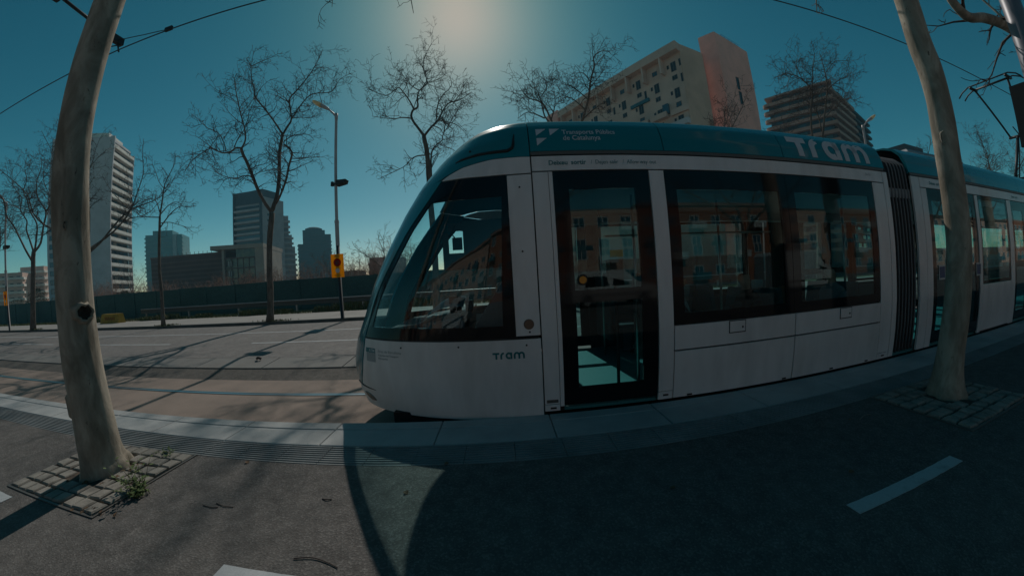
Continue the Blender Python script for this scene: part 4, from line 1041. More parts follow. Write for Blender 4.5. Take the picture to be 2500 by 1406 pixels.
def traced_tree(key, label, seed, spacing=.155, L=1.35):
    limbs = TRACED[key]; base = Vector(limbs[0][3][0]); r = random.Random(seed)
    root = thing('bare_plane_tree', label, 'tree', 'bare plane trees along the far pavement', tuple(base))
    tr, cr, balls = MB(), MB(), []
    for kind, r0, r1, pts in limbs:
        if kind > 0: r0 *= .84
        sp = smoothpath(pts, 3); n = len(sp)
        rad = [lerp(r0, r1, (i/(n-1))**.9) for i in range(n)]
        if kind == 0: rad[0] *= 1.35; rad[1] *= 1.1
        ph = [r.uniform(0, 6.28) for _ in range(n)]
        tr.tube(sp, rad, 9 if kind < 2 else 6, True, 0, lambda i, k: .07*math.sin(k*2.1+ph[i]))
        if kind > 0: twigs(cr, r, sp, r0, r1, spacing, L*(1.15 if kind < 3 else .9), 2, .18 if kind > 1 else .35, balls)
    finish_tree(root, tr, cr, balls, base)
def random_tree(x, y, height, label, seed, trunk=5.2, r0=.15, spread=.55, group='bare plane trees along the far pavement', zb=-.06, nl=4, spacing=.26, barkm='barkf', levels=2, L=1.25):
    r = random.Random(seed); base = Vector((x, y, zb))
    root = thing('bare_plane_tree', label, 'tree', group, tuple(base))
    tr, cr, balls = MB(), MB(), []
    tp_ = [base, base+Vector((r.uniform(-.1,.1), r.uniform(-.1,.1), trunk*.5)), base+Vector((r.uniform(-.25,.25), r.uniform(-.2,.2), trunk))]
    sp = smoothpath(tp_, 4); tr.tube(sp, [lerp(r0*(1.3 if i == 0 else 1), r0*.72, i/(len(sp)-1)) for i in range(len(sp))], 9)
    a0 = r.uniform(0, 6.28)
    for k in range(nl):
        a = a0+6.283*k/nl+r.uniform(-.4,.4); h = height-trunk
        d = Vector((math.cos(a)*spread, math.sin(a)*spread, 1)); L1 = h*r.uniform(.85,1.15)
        pts = wiggle(r, tp_[-1]-Vector((0,0,r.uniform(0,.5))), d, L1, 8, .19, .06)
        ra = r0*.5
        tr.tube(smoothpath(pts, 2), [lerp(ra, .012, (i/16)**.85) for i in range(17)], 7)
        twigs(cr, r, pts, ra, .012, spacing, L, levels, .3, balls)
        for j in range(3):
            s_ = r.uniform(.25, .75); p, dd = at_path(pts, s_); q = Vector((r.gauss(0,1), r.gauss(0,1), .35)).normalized()
            c_ = wiggle(r, p, dd*.5+q, h*r.uniform(.28,.5), 6, .22, .05)
            rb = lerp(ra, .012, s_)*.6
            tr.tube(c_, [lerp(rb, .008, i/6) for i in range(7)], 6)
            twigs(cr, r, c_, rb, .008, spacing, L*.9, levels, .15, balls)
    finish_tree(root, tr, cr, balls, base)
traced_tree('C', 'tall bare plane tree with a low fork before the grey tower', 21)
traced_tree('D', 'bare plane tree rising right behind the tram nose', 22)
traced_tree('A', 'leftmost bare plane tree, forked low into four stems', 23)
traced_tree('B', 'thin young bare tree with one straight leader', 24, .30, 1.0)
random_tree(-26.2, 14.8, 14.6, 'bare plane tree half hidden behind the left foreground trunk', 31, 5.0, .16, .85, nl=6)
random_tree(-41.5, 14.8, 11.5, 'bare plane tree reaching in at the far left edge', 32)
traced_tree('F', 'bare tree top above the tram, left of the apartment block', 33)
traced_tree('E', 'bare tree with a tall leader in front of the apartment block', 34)
random_tree(12.2, 14.8, 10.0, 'bare tree low in front of the pink stair tower', 35, 4.6, .13, .7)
traced_tree('G', 'pale bare tree in front of the balcony tower', 36)
random_tree(27.5, 14.8, 9.4, 'bare tree top just over the second car roof', 37, 4.4, .13, .7)
random_tree(35.5, 14.8, 9.6, 'bare tree low behind the right foreground trunk', 38, 4.5, .13, .7)
random_tree(44.5, 14.8, 14.2, 'bare tree seen under the pantograph', 39, 5.5, .15, .6)
random_tree(57.0, 14.8, 13.0, 'bare tree at the right edge behind the mast', 40, 5.2, .17, .55)

# foreground plane trees: mottled trunks with lumps, a knot hole, limbs above the picture
def fore_tree(label, rows, limbs, seed, knot=None, scars=()):
    r = random.Random(seed); base = Vector((rows[0][0], rows[0][1], 0))
    root = thing('plane_tree', label, 'tree', 'foreground plane trees', tuple(base))
    tr, cr, balls = MB(), MB(), []
    pts = [Vector(p[:3]) for p in rows]; rad = [p[3] for p in rows]
    sp, sr = [], []
    n = 7
    full = smoothpath(pts, n); fr = []
    for i in range(len(rows)-1):
        for k in range(n): fr.append(lerp(rad[i], rad[i+1], k/n))
    fr.append(rad[-1])
    N = 44
    lob = [r.uniform(0, 6.28) for _ in range(9)]
    def jit(i, k):
        a = 2*math.pi*k/N; z = full[i].z
        v = .028*math.sin(2*a+lob[0]+z*.6)+.020*math.sin(3*a+lob[1]-z*1.1)+.012*math.sin(5*a+lob[2]+z*2.3)+.008*math.sin(11*a+z*7+lob[3])
        if z < .28: v += (1-z/.28)*(.10*math.sin(4*a+lob[4])+.06*math.sin(7*a+lob[5]))
        return v
    tr.tube(full, fr, N, True, 0, jit)
    for path, r0, r1 in limbs:
        sp = smoothpath(path, 4); m_ = len(sp)
        tr.tube(sp, [lerp(r0, r1, (i/(m_-1))**.85) for i in range(m_)], 12)
        twigs(cr, r, sp, r0, r1, .42, 1.0, 2, .35, balls)
    tr.v = [tuple(Vector(v)-base) for v in tr.v]
    finish = cr; cr.v = [tuple(Vector(v)-base) for v in cr.v]
    tr.build('trunk', MT['barkn'], root, smooth=True)
    for p in balls:
        p = p-base; s_ = .022
        cr.add([p+Vector((s_,0,0)), p+Vector((-s_,0,0)), p+Vector((0,s_,0)), p+Vector((0,-s_,0)), p+Vector((0,0,s_)), p+Vector((0,0,-s_))],
               [(0,2,4),(2,1,4),(1,3,4),(3,0,4),(2,0,5),(1,2,5),(3,1,5),(0,3,5)])
    cr.build('crown', MT['twig'], root, smooth=True)
    for (pos, nrm, w, h, dark) in scars:
        # healed wound: raised lip round a dark, sunken, ragged heart
        pos = Vector(pos)-base; nrm = Vector(nrm).normalized(); side = nrm.cross(Vector((0,0,1))).normalized(); up = Vector((0,0,1))
        lip = MB(); K = 22; prof = [(1.45,-.030),(1.22,.004),(1.0,.016),(.82,.004),(.6,-.03)]
        jr = [1+r.uniform(-.14,.14) for _ in range(K)]
        for (f, o_) in prof:
            for k in range(K):
                a = 6.283*k/K; q = pos+side*(math.cos(a)*w*f*jr[k])+up*(math.sin(a)*h*f*jr[k])
                rr = (math.cos(a)*w*f)
                lip.v.append(tuple(q+nrm*(o_-rr*rr*3.2)))
        for j in range(len(prof)-1):
            for k in range(K): lip.face([j*K+k, j*K+(k+1)%K, (j+1)*K+(k+1)%K, (j+1)*K+k])
        lo = lip.build('wound_lip', MT['barkn'], root, smooth=True)
        core = MB(); core.add([pos+side*(math.cos(6.283*k/K)*w*.86*jr[k])+up*(math.sin(6.283*k/K)*h*.86*jr[k])+nrm*(.004-3.2*(math.cos(6.283*k/K)*w*.86)**2+r.uniform(-.006,.006)) for k in range(K)]+[pos+nrm*-.015], [(k, (k+1)%K, K) for k in range(K)])
        core.build('wound_heart', mat('wound_wood', (.05,.036,.028), .95, var=(22,(.014,.011,.010),.4,.6), bump=(60,.9,.02)), lo)
    return root
LROWS = [(-3.445,1.845,-.06,.235),(-3.445,1.845,.03,.215),(-3.448,1.84,.10,.188),(-3.448,1.84,.20,.172),(-3.445,1.848,.534,.156),(-3.45,1.84,.98,.147),(-3.45,1.84,1.35,.139),(-3.45,1.84,1.745,.135),(-3.458,1.825,2.21,.140),(-3.462,1.818,2.84,.130),(-3.453,1.834,3.38,.130),(-3.435,1.869,4.165,.128),(-3.40,1.90,5.2,.125)]
fore_tree('thick mottled plane trunk in sunlight at the left, with a dark knot', LROWS,
 [([(-3.40,1.90,5.1),(-3.3,2.8,6.8),(-2.9,4.4,8.6),(-2.3,6.0,9.3),(-1.95,6.9,8.9),(-1.8,7.2,8.1)], .075, .007),
  ([(-3.40,1.90,5.1),(-3.6,2.6,6.8),(-3.8,4.2,8.9),(-4.0,6.0,9.9),(-4.0,7.0,9.6),(-4.05,7.3,8.8)], .075, .007),
  ([(-3.40,1.90,5.1),(-4.2,1.4,6.4),(-5.0,.7,7.6),(-5.6,.2,8.8)], .08, .012),
  ([(-3.40,1.90,5.1),(-3.0,1.2,6.4),(-2.3,.3,7.8),(-1.8,-.4,9.0)], .08, .012),
  ([(-3.40,1.90,5.2),(-3.5,1.7,7.0),(-3.3,1.9,8.6),(-3.5,2.0,10)], .08, .012)], 51,
 scars=[((-3.296,1.832,1.335), (.998,-.04,.05), .068, .062, 1), ((-3.527,1.711,.60), (-.35,-.94,0), .030, .075, 1),((-3.36,1.735,2.02),(.62,-.78,0),.012,.03,1)])
RROWS = [(4.311,1.888,-.06,.20),(4.311,1.888,.02,.178),(4.309,1.892,.146,.150),(4.315,1.886,.459,.124),(4.329,1.854,.975,.118),(4.334,1.842,1.472,.110),(4.331,1.849,1.813,.111),(4.325,1.862,2.322,.111),(4.328,1.856,2.675,.113),(4.329,1.852,2.933,.110),(4.326,1.861,3.236,.113),(4.316,1.884,3.564,.114),(4.318,1.879,4.066,.112),(4.32,1.88,5.1,.108)]
fore_tree('mottled plane trunk at the right, its upper part edged with sunlight', RROWS,
 [([(4.32,1.88,5.0),(4.7,2.6,5.9),(5.3,3.3,6.5),(5.9,3.9,6.4),(6.1,4.2,6.0)], .06, .006),
  ([(4.32,1.88,5.0),(3.8,1.3,6.4),(3.2,.6,7.8),(2.8,.1,9.0)], .075, .012),
  ([(4.32,1.88,5.0),(5.0,1.4,6.3),(5.8,.9,7.6),(6.4,.4,8.8)], .075, .012),
  ([(4.32,1.88,5.1),(4.2,2.1,7.0),(4.4,2.0,8.8),(4.2,2.2,10)], .075, .012)], 52,
 scars=[((4.225,1.83,2.50), (-.85,-.52,.0), .022, .06, 1)])
NROWS = [(12.1,1.86,-.06,.2),(12.1,1.86,.1,.17),(12.1,1.86,.5,.14),(12.1,1.87,1.5,.125),(12.12,1.86,3,.12),(12.1,1.86,4.9,.115)]
fore_tree('plane tree beyond the right edge, one bent limb reaching into the top right corner', NROWS,
 [([(12.1,1.86,4.7),(10.6,1.9,4.95),(9.0,1.86,4.85),(7.9,1.86,4.72),(7.2,1.86,4.64),(6.45,1.86,4.49),(5.95,1.86,4.33),(5.68,1.86,4.34),(5.45,1.86,4.52),(5.2,1.8,4.95)], .11, .04),
  ([(12.1,1.86,4.8),(12.4,2.8,6.4),(12.2,3.6,8.2)], .08, .012), ([(12.1,1.86,4.8),(12.6,1.2,6.4),(13.2,.6,8.2)], .08, .012)], 53)

# ------------------------------------------------------------------ street lamps with no-stopping signs
def street_lamp(x, y, side, label, sign=True):
    root = thing('street_lamp', label, 'street lamp', 'tall street lamps along the far pavement', (x, y, -.055))
    zt = 9.70
    MB().tube([(0,0,0),(0,0,.02),(0,0,3.35)], [.14,.085,.085], 14).build('pole_foot', MT['dark'], root, smooth=True)
    mb = MB(); mb.tube([(0,0,3.35),(0,0,4.45),(0,0,4.46),(0,0,zt)], [.092,.092,.072,.062], 12); mb.tube([(0,0,4.40),(0,0,4.52)], [.105,.105], 12)
    mb.build('pole', MT['polec'], root, angle=.7)
    mb = MB(); mb.tube([(0,0,zt-.28),(0,0,zt+.03)], .075, 10)
    mb.tube([(0,0,zt-.12),(side*.20,-.05,zt+.10),(side*.36,-.09,zt+.26)], [.05,.045,.042], 8); mb.build('arm', MT['polec'], root, smooth=True)
    # cobra head: dark gear end, glowing-white shell and clear bowl
    d = Vector((side*.78, -.16, .50)).normalized(); o = Vector((side*.34, -.085, zt+.25)); wv = d.cross(Vector((0,0,1))).normalized(); nv = wv.cross(d)
    def body(t_):
        return [(.0,.05,.05),(.10,.085,.075),(.26,.12,.09),(.44,.145,.095),(.66,.15,.09),(.84,.125,.07),(.95,.06,.04)]
    K = 14
    def loft(sec, lo):
        mb = MB()
        for s_, w, h in sec:
            for k in range(K):
                a = 6.283*k/K; zz = math.sin(a)*h; zz = zz if zz > 0 else zz*lo
                mb.v.append(tuple(o+d*s_+wv*(math.cos(a)*w)+nv*zz))
        for j in range(len(sec)-1):
            for k in range(K): mb.face([j*K+k, j*K+(k+1)%K, (j+1)*K+(k+1)%K, (j+1)*K+k])
        mb.face(list(range(K))); mb.face([(len(sec)-1)*K+k for k in range(K)])
        return mb
    sec = body(0)
    loft(sec[:4], 1).build('gear_housing', MT['polec'], root, smooth=True)
    loft(sec[3:], 1.3).build('lamp_bowl', MT['lampg'], root, smooth=True)
    # floodlight on a short bracket
    mb = MB(); mb.tube([(-.16,-.04,6.22),(.10,-.04,6.22)], .05, 8)
    mb.add([(.08,-.22,6.12),(.52,-.22,6.20),(.58,-.22,6.36),(.10,-.22,6.36),(.08,.14,6.12),(.52,.14,6.20),(.58,.14,6.36),(.10,.14,6.36)], [(0,1,2,3),(4,7,6,5),(0,4,5,1),(1,5,6,2),(2,6,7,3),(3,7,4,0)])
    mb.add([(-.22,-.1,6.14),(-.1,-.1,6.14),(-.1,-.1,6.34),(-.20,-.1,6.34),(-.22,.04,6.14),(-.1,.04,6.14),(-.1,.04,6.34),(-.20,.04,6.34)], [(0,1,2,3),(4,7,6,5),(0,4,5,1),(1,5,6,2),(2,6,7,3),(3,7,4,0)])
    mb.build('floodlight', MT['dark'], root)
    if sign:
        pl = MB(); z0, z1, y_ = 1.90, 2.96, -.12
        pl.box(-.31, .31, y_-.015, y_, z0, z1); pl.build('sign_plate', MT['yel'], root)
        MB().disc((0, y_-.016, 2.58), (0,-1,0), .185, .006, 28).build('sign_disc', MT['red'], root)
        mb = MB()
        mb.disc((0, y_-.023, 2.58), (0,-1,0), .105, .004, 24); mb.build('sign_core', MT['redd'], root)
        mb = MB(); mb.obox((-.13, y_-.031, 2.70), (.26,0,-.26), (.025,0,.025), (0,.003,0)); mb.build('sign_bar', MT['red'], root)
        mb = MB(); mb.disc((0, y_-.016, 2.21), (0,-1,0), .115, .005, 6); mb.build('sign_panel', MT['signw'], root)
        pm_ = mat('sign_print', (.32,.12,.01), .6)
        for zz, hw in ((2.885,.14), (2.84,.14), (2.02,.16), (1.965,.16)): MB().box(-hw, hw, y_-.019, y_-.015, zz, zz+.019).build('sign_line', pm_, root)
        MB().box(-.1, .1, y_, -.05, 2.3, 2.36).build('sign_clamp', MT['dark'], root)
    return root
street_lamp(-7.38, 14.43, -1, 'grey street lamp with a yellow no-stopping sign, left of the tram nose')
street_lamp(-37.3, 14.43, -1, 'grey street lamp with a yellow sign at the left edge')
street_lamp(22.85, 14.43, 1, 'street lamp whose head shows above the tram roof')

# ------------------------------------------------------------------ overhead line
ow = thing('contact_wire', 'thin black contact wire strung along above the tram', 'wire', None, (0, 4.4, 6.32))
MB().tube([(-90,0,0),(-30,0,.02),(-7.3,0,.05),(0,.02,-.0),(13.9,.1,-.02),(60,0,.0)], .011, 6).build('wire', MT['wire'], ow)
MB().tube([(-7.40,-.02,.29),(-6.6,0,.16),(-5.91,0,.055)], .008, 5).build('dropper', MT['wire'], ow)
MB().box(-5.98,-5.80,-.02,.02,.02,.10).build('clamp', MT['dark'], ow)
ca = thing('registration_bracket', 'steel registration arm with insulators at the top left behind the trunk', 'bracket', None, (-7.4, 4.4, 6.6))
mb = MB(); mb.tube([(.0,-.15,.03),(.02,-1.0,.12),(.05,-2.4,.30),(.1,-5.4,.75)], .035, 8); mb.build('tube', MT['dark'], ca, smooth=True)
mb = MB()
for k in range(4): mb.tube([(0,-.52+.07*k,.065),(0,-.49+.07*k,.064)], [.075,.055], 10)
mb.tube([(0,-.58,.07),(0,-.2,.04)], .03, 8); mb.build('insulator', MT['dark'], ca, smooth=True)
mb = MB(); mb.box(-.05,.07,-.16,.10,-.06,.09); mb.tube([(.0,.0,-.02),(.02,.06,-.22)], .018, 6); mb.tube([(.02,.1,-.02),(.03,-.12,-.2)], .012, 6); mb.build('clamp', MT['dark'], ca)
mb = MB(); mb.box(-.06,.06,-1.48,-1.30,.06,.20); mb.tube([(0,-1.40,.1),(0,-1.52,.0)], .02, 6); mb.build('hinge', MT['dark'], ca)
cm2 = thing('catenary_mast', 'grey steel catenary mast carrying the arm, beyond the left of the picture', 'mast', None, (-7.3, -1.2, 0))
MB().tube([(0,0,0),(0,0,8.2)], [.13,.10], 14).build('pole', MT['gal'], cm2, smooth=True)
ms_ = thing('steel_mast', 'grey steel mast with a black panel, cut off by the top right corner', 'mast', None, (6.25, 1.43, 0))
MB().tube([(0,0,0),(0,0,6.5)], [.125,.118], 20).build('pole', mat('mast_grey', (.20,.20,.225), .45, .2), ms_, smooth=True)
MB().tube([(0,0,0),(0,0,.05)], [.2,.2], 20).build('base_plate', MT['dark'], ms_)
MB().box(-.12,-.06,.10,.29,2.62,3.37).build('panel', MT['gasket'], ms_)
MB().box(-.10,.02,.05,.14,2.7,2.76).build('bracket', MT['dark'], ms_)
HAZE = 0.00045
# ------------------------------------------------------------------ buildings
def bmat(name, col, rough=.85, col2=None, sc=.25):
    return mat(name, col, rough, var=(sc, col2 or tuple(x*.82 for x in col), .4, .65))
BM = dict(
 lav=bmat('render_lavender', (.55,.52,.55)), cream=bmat('balcony_white', (.76,.72,.67)), recess=bmat('recess_shade', (.05,.055,.065)),
 pane=mat('window_pane', (.015,.022,.03), .12, spec=.6), paneb=mat('window_pane_blue', (.03,.10,.15), .12, spec=.6), shut=bmat('shutter', (.30,.24,.21)),
 tealg=mat('curtain_teal', (.004,.10,.12), .3, var=(.2,(.006,.14,.16),.4,.6)), teall=bmat('teal_pale', (.20,.30,.32)),
 brown=bmat('brown_cladding', (.12,.065,.058)), brownl=bmat('brown_band', (.18,.10,.088)), slate=bmat('slate_blue', (.025,.055,.08)),
 grey=bmat('tower_grey', (.27,.28,.31)), par=bmat('tower_parapet', (.34,.35,.37)), darkb=bmat('dark_tower', (.010,.06,.08)),
 pink=bmat('pink_render', (.86,.42,.36)), pinkd=bmat('pink_side', (.62,.31,.28)), beige=bmat('apartment_render', (.64,.45,.38)), ochre=bmat('ochre_end', (.64,.42,.33)),
 awn=bmat('teal_awning', (.02,.14,.19)), frame=mat('window_frame', (.10,.09,.09), .6), stone=bmat('warm_stone', (.33,.28,.25)), glassy=mat('office_glass', (.05,.06,.05), .1, var=(.35,(.14,.125,.08),.45,.62)),
 brick=bmat('orange_brick', (.36,.14,.075)), bwhite=bmat('white_frame_sky_pane', (.55,.55,.54)), rust=bmat('brown_parapet', (.36,.225,.18)))
class Facade:
    def __init__(s, p0, p1):
        s.o = Vector((p0[0], p0[1], 0)); d = Vector((p1[0]-p0[0], p1[1]-p0[1], 0)); s.L = d.length; s.d = d.normalized()
        n = Vector((s.d.y, -s.d.x, 0)); s.n = n if n.dot(-s.o) > 0 else -n
    def box(s, mb, s0, s1, z0, z1, o0, o1):
        mb.obox(s.o+s.d*s0+s.n*o0+Vector((0,0,z0)), s.d*(s1-s0), s.n*(o1-o0), (0,0,z1-z0)); return mb
    def part(s, name, m, root, s0, s1, z0, z1, o0, o1):
        mb = s.box(MB(), s0, s1, z0, z1, o0, o1); o = mb.build(name, BM[m], root); o.matrix_parent_inverse = root.matrix_world.inverted() if False else Matrix.Translation(-root.location); return o
    def window(s, root, s0, s1, z0, z1, m='pane', fr=.10, two=False, proud=.05):
        mb = MB(); s.box(mb, s0-fr, s1+fr, z0-fr, z0, .0, proud); s.box(mb, s0-fr, s1+fr, z1, z1+fr, 0, proud); s.box(mb, s0-fr, s0, z0, z1, 0, proud); s.box(mb, s1, s1+fr, z0, z1, 0, proud)
        if two: s.box(mb, (s0+s1)/2-.06, (s0+s1)/2+.06, z0, z1, 0, proud)
        o = mb.build('window', BM['frame'], root); o.matrix_parent_inverse = Matrix.Translation(-root.location)
        p = s.box(MB(), s0, s1, z0, z1, -.02, .012).build('pane', BM[m], o)
        return o
def bld(label, loc, name='building', group=None): return thing(name, label, 'building', group, loc)
def prt(mb, name, m, root):
    o = mb.build(name, BM[m], root); o.matrix_parent_inverse = Matrix.Translation(-root.location); return o
def azd(az, dist): a = math.radians(az); return (math.sin(a)*dist, math.cos(a)*dist)
def zel(el, dist): return EYE+dist*math.tan(math.radians(el))
def block(root, F, depth, z0, z1, m, name='wall'):
    mb = MB(); F.box(mb, 0, F.L, z0, z1, -depth, 0); return prt(mb, name, m, root)

# white residential tower, left
K1 = (-124.7, 77.4); d1 = Vector((-.872,-.489)); e1 = (K1[0]+d1.x*20.1, K1[1]+d1.y*20.1); e2 = (K1[0]-.489*14.6, K1[1]+.872*14.6)
R1 = bld('tall pale residential tower with white balconies, behind the left trunk', (K1[0], K1[1], -.2), 'residential_tower', 'towers on the skyline')
F1 = Facade(K1, e1); F2 = Facade(K1, e2)
block(R1, F1, 14.2, -.2, 55.6, 'lav')
prt(F1.box(MB(), 1.5, 12, 55.6, 57.6, -11, -1.5), 'roof_house', 'cream', R1)
for k in range(19):
    z = 2.2+k*2.78
    F1.window(R1, 6.3, 7.4, z+.9, z+2.1, 'paneb', .12)
    F1.window(R1, 17.6, 19.2, z+.8, z+2.2, 'paneb', .12)
    F2.part('recess_shade_sheet', 'recess', R1, .6, 14.2, z+.3, z+2.6, .0, .05)  # dark sheet: shade behind each balcony put into its colour
    o = F2.part('balcony', 'cream', R1, .4, 14.4, z, z+1.05, 1.25, 1.4)
    pr = F2.box(MB(), .4, 14.4, z-.12, z+.02, .05, 1.25); pr.build('balcony_floor', BM['cream'], o)
    for q in range(4):
        a = 1.2+q*3.3+RNG.uniform(-.2,.2); w = F2.box(MB(), a, a+1.9, z+.35, z+2.4, .05, .12).build('balcony_door', BM[('pane','shut','paneb','pane')[(q*3+k*5)%4]], o)
mb = MB(); F2.box(mb, -.05, .4, 0, 55.9, 0, 1.4); prt(mb, 'balcony_wall', 'lav', R1)
mb = MB(); F2.box(mb, 14.4, 14.6, 0, 54, 0, 1.4); prt(mb, 'balcony_wall', 'lav', R1)

# teal glass tower
def simple_tower(label, az0, az1, dist, el, m, bm_, floors, skew=.15, depth=18, name='office_tower', base=0, split=None, group='towers on the skyline'):
    p0 = azd(az0, dist*(1+skew*.1)); p1 = azd(az1, dist*(1-skew*.1)); z1 = zel(el, dist)
    R = bld(label, (p0[0], p0[1], -.2), name, group); F = Facade(p0, p1)
    block(R, F, depth, -.2, z1, m)
    h = (z1-base)/floors
    for k in range(floors):
        prt(F.box(MB(), -.6, F.L*(split or 1)+(.6 if not split else 0), base+k*h, base+k*h+h*.33, -depth*.2, .5), 'floor_band', bm_, R)
    return R, F, z1
R2, F2_, z2 = simple_tower('teal glass tower behind the thin young tree', -53.6, -49.1, 330, 8.55, 'tealg', 'tealg', 16)
prt(F2_.box(MB(), F2_.L*.20, F2_.L*.74, z2, z2+3.2, -14, -.3), 'roof_house', 'tealg', R2)
prt(F2_.box(MB(), F2_.L*.76, F2_.L*.86, 0, z2-.5, 0, 1.2), 'pale_shaft', 'teall', R2)
# low brown office block with louvred bands
p0, p1 = azd(-53.0, 138), azd(-43.6, 122)
R3 = bld('low dark brown office block behind the green fence', (p0[0], p0[1], -.2), 'office_block'); F3 = Facade(p0, p1)
block(R3, F3, 20, -.2, 14.2, 'brown')
for k in range(9): prt(F3.box(MB(), .3, F3.L-.3, 1.6+k*1.35, 2.1+k*1.35, 0, .25), 'louvre', 'brownl', R3)
prt(F3.box(MB(), -.1, F3.L, 14.2, 14.7, -20, .3), 'parapet', 'brownl', R3)
for k in range(14): prt(F3.box(MB(), 2+k*1.5, 2.1+k*1.5, 14.7, 15.6, -1, -.9), 'roof_post', 'brownl', R3)
# stone and glass pavilion with an overhanging roof slab
p0, p1 = azd(-43.9, 118), azd(-38.1, 113)
R4 = bld('stone and glass pavilion with overhanging flat roof, left of the tall bare tree', (p0[0], p0[1], -.2), 'pavilion'); F4 = Facade(p0, p1)
L4 = F4.L
block(R4, F4, 16, -.2, 12.2, 'glassy', 'glass_wall')
prt(F4.box(MB(), -3.2, L4+.1, 14.7, 15.9, -17, 1.0), 'roof_slab', 'stone', R4)
prt(F4.box(MB(), L4*.80, L4+.05, -.2, 14.7, -16, .7), 'end_wall', 'stone', R4)
prt(F4.box(MB(), 0, .7, -.2, 14.7, -.6, .4), 'column', 'stone', R4)
prt(F4.box(MB(), L4*.34, L4*.8, 12.2, 14.7, -16, .3), 'upper_wall', 'glassy', R4)
for k in range(4): prt(F4.box(MB(), .7, L4*.8, 2.9+k*3.0, 3.25+k*3.0, 0, .35), 'floor_edge', 'brown', R4)
for k in range(6): prt(F4.box(MB(), 1.0+k*1.75, 1.15+k*1.75, .0, 12.2, 0, .2), 'mullion', 'brown', R4)
for k in range(3): F4.window(R4, 1.6, 3.0, 3.9+k*2.9, 5.5+k*2.9, 'bwhite', .1, True, .4)  # white panes: the reflected sky is painted into their colour
# grey tower with balcony bands and a plain flank, stepping down on the right
p0, pm, p1 = azd(-42.1, 197), azd(-38.2, 186), azd(-35.15, 196)
R5 = bld('tall grey tower with banded balconies, behind the tall bare tree', (pm[0], pm[1], -.2), 'residential_tower', 'towers on the skyline')
F5 = Facade(pm, p0); G5 = Facade(pm, p1)
zt5 = zel(14.9, 190)
mb = MB(); mb.prism([(p0[0],p0[1],-.2),(pm[0],pm[1],-.2),(p1[0],p1[1],-.2),(p1[0]-14,p1[1]+14,-.2),(p0[0]-6,p0[1]+18,-.2)], (0,0,zt5-3)); prt(mb, 'wall', 'grey', R5)
prt(F5.box(MB(), .0, F5.L, zt5-6.5, zt5, -8, .3), 'roof_house', 'slate', R5)
prt(G5.box(MB(), .1, G5.L*.72, zt5-3.2, zt5+.6, -8, -.3), 'roof_house', 'slate', R5)
nf = 15
for k in range(nf):
    z = 1.2+k*2.9
    prt(F5.box(MB(), .8, F5.L-.5, z+1.0, z+2.6, .02, .12), 'window_band', 'pane' if k % 3 else 'paneb', R5)
    prt(F5.box(MB(), .8, F5.L-.5, z-.1, z+.95, .05, 1.3), 'balcony', 'par', R5)
    G5.window(R5, 3.2, 4.3, z+.6, z+1.7, 'pane', .1)
prt(F5.box(MB(), F5.L-.5, F5.L, 0, zt5, 0, 1.35), 'side_fin', 'slate', R5); prt(F5.box(MB(), .2, .8, 0, zt5-4, 0, 1.35), 'side_fin', 'slate', R5)
for q, (az, el_, dd) in enumerate(((-34.45,11.5,200),(-34.0,8.6,203),(-33.6,6.8,206))):
    a, b = azd(-35.3+q*.6, dd), azd(az, dd); Fq = Facade(a, b); zz = zel(el_, dd)
    prt(Fq.box(MB(), 0, Fq.L, -.2, zz, -12, -1.0), 'wing', 'grey', R5)
    for k in range(int(zz/2.9)): prt(Fq.box(MB(), 0, Fq.L+.8, k*2.9+.6, k*2.9+1.6, -2, .2), 'balcony', 'par', R5)
# dark stepped tower
p0, p1 = azd(-32.4, 300), azd(-29.0, 300)
R6 = bld('dark blue stepped tower left of the yellow sign', (p0[0], p0[1], -.2), 'residential_tower', 'towers on the skyline'); F6 = Facade(p0, p1)
z6 = zel(9.25, 300); block(R6, F6, 22, -.2, z6, 'darkb')
mb = MB(); c6 = F6.o+F6.d*(F6.L*.5)-F6.n*9
mb.tube([(c6.x,c6.y,z6-.5),(c6.x,c6.y,z6+2.4),(c6.x,c6.y,z6+3.4)], [7.2,7.0,4.5], 18); prt(mb, 'round_crown', 'darkb', R6)
for (a0, a1, el_) in ((-33.15,-32.3,7.1),(-29.1,-28.1,8.6)):
    Fq = Facade(azd(a0, 302), azd(a1, 302)); zz = zel(el_, 302); prt(Fq.box(MB(), 0, Fq.L, -.2, zz, -16, 0), 'shoulder', 'darkb', R6)
    for k in range(14):
        if k*3+2.4 < zz: prt(Fq.box(MB(), -.5, Fq.L+.5, k*3+1.2, k*3+2.1, -3, .6), 'balcony', 'slate', R6)
for k in range(16): prt(F6.box(MB(), .6, F6.L-.6, k*3+.6, k*3+1.3, 0, .4), 'floor_band', 'slate', R6)
# small pink block by the tram nose, two pale apartment blocks far left, low house roofs
R7, F7, z7 = simple_tower('small pink block just left of the tram windscreen', -22.2, -17.5, 150, 4.6, 'pinkd', 'pink', 4, depth=12, name='apartment_block', group='low blocks behind the fence')
R8, F8, z8 = simple_tower('pale stepped apartment block at the far left edge', -71.5, -67.2, 185, 4.1, 'beige', 'cream', 6, depth=12, name='apartment_block', group='low blocks behind the fence')
R8b, F8b, z8b = simple_tower('pale apartment block between the left lamp and the leftmost tree', -67.4, -65.0, 190, 4.75, 'beige', 'cream', 7, depth=12, name='apartment_block', group='low blocks behind the fence')
for (R_, F_, n_) in ((R8, F8, 6), (R8b, F8b, 4)):
    for k in range(5):
        for j in range(n_):
            w_ = F_.L/n_; F_.window(R_, j*w_+w_*.25, j*w_+w_*.7, 1.5+k*2.45+.9, 1.5+k*2.45+2.0, 'pane', .1)
R8c, F8c, z8c = simple_tower('low red roofed house behind the fence, right of the yellow sign', -28.0, -24.6, 120, 2.6, 'stone', 'pinkd', 2, depth=9, name='house', group='low blocks behind the fence')

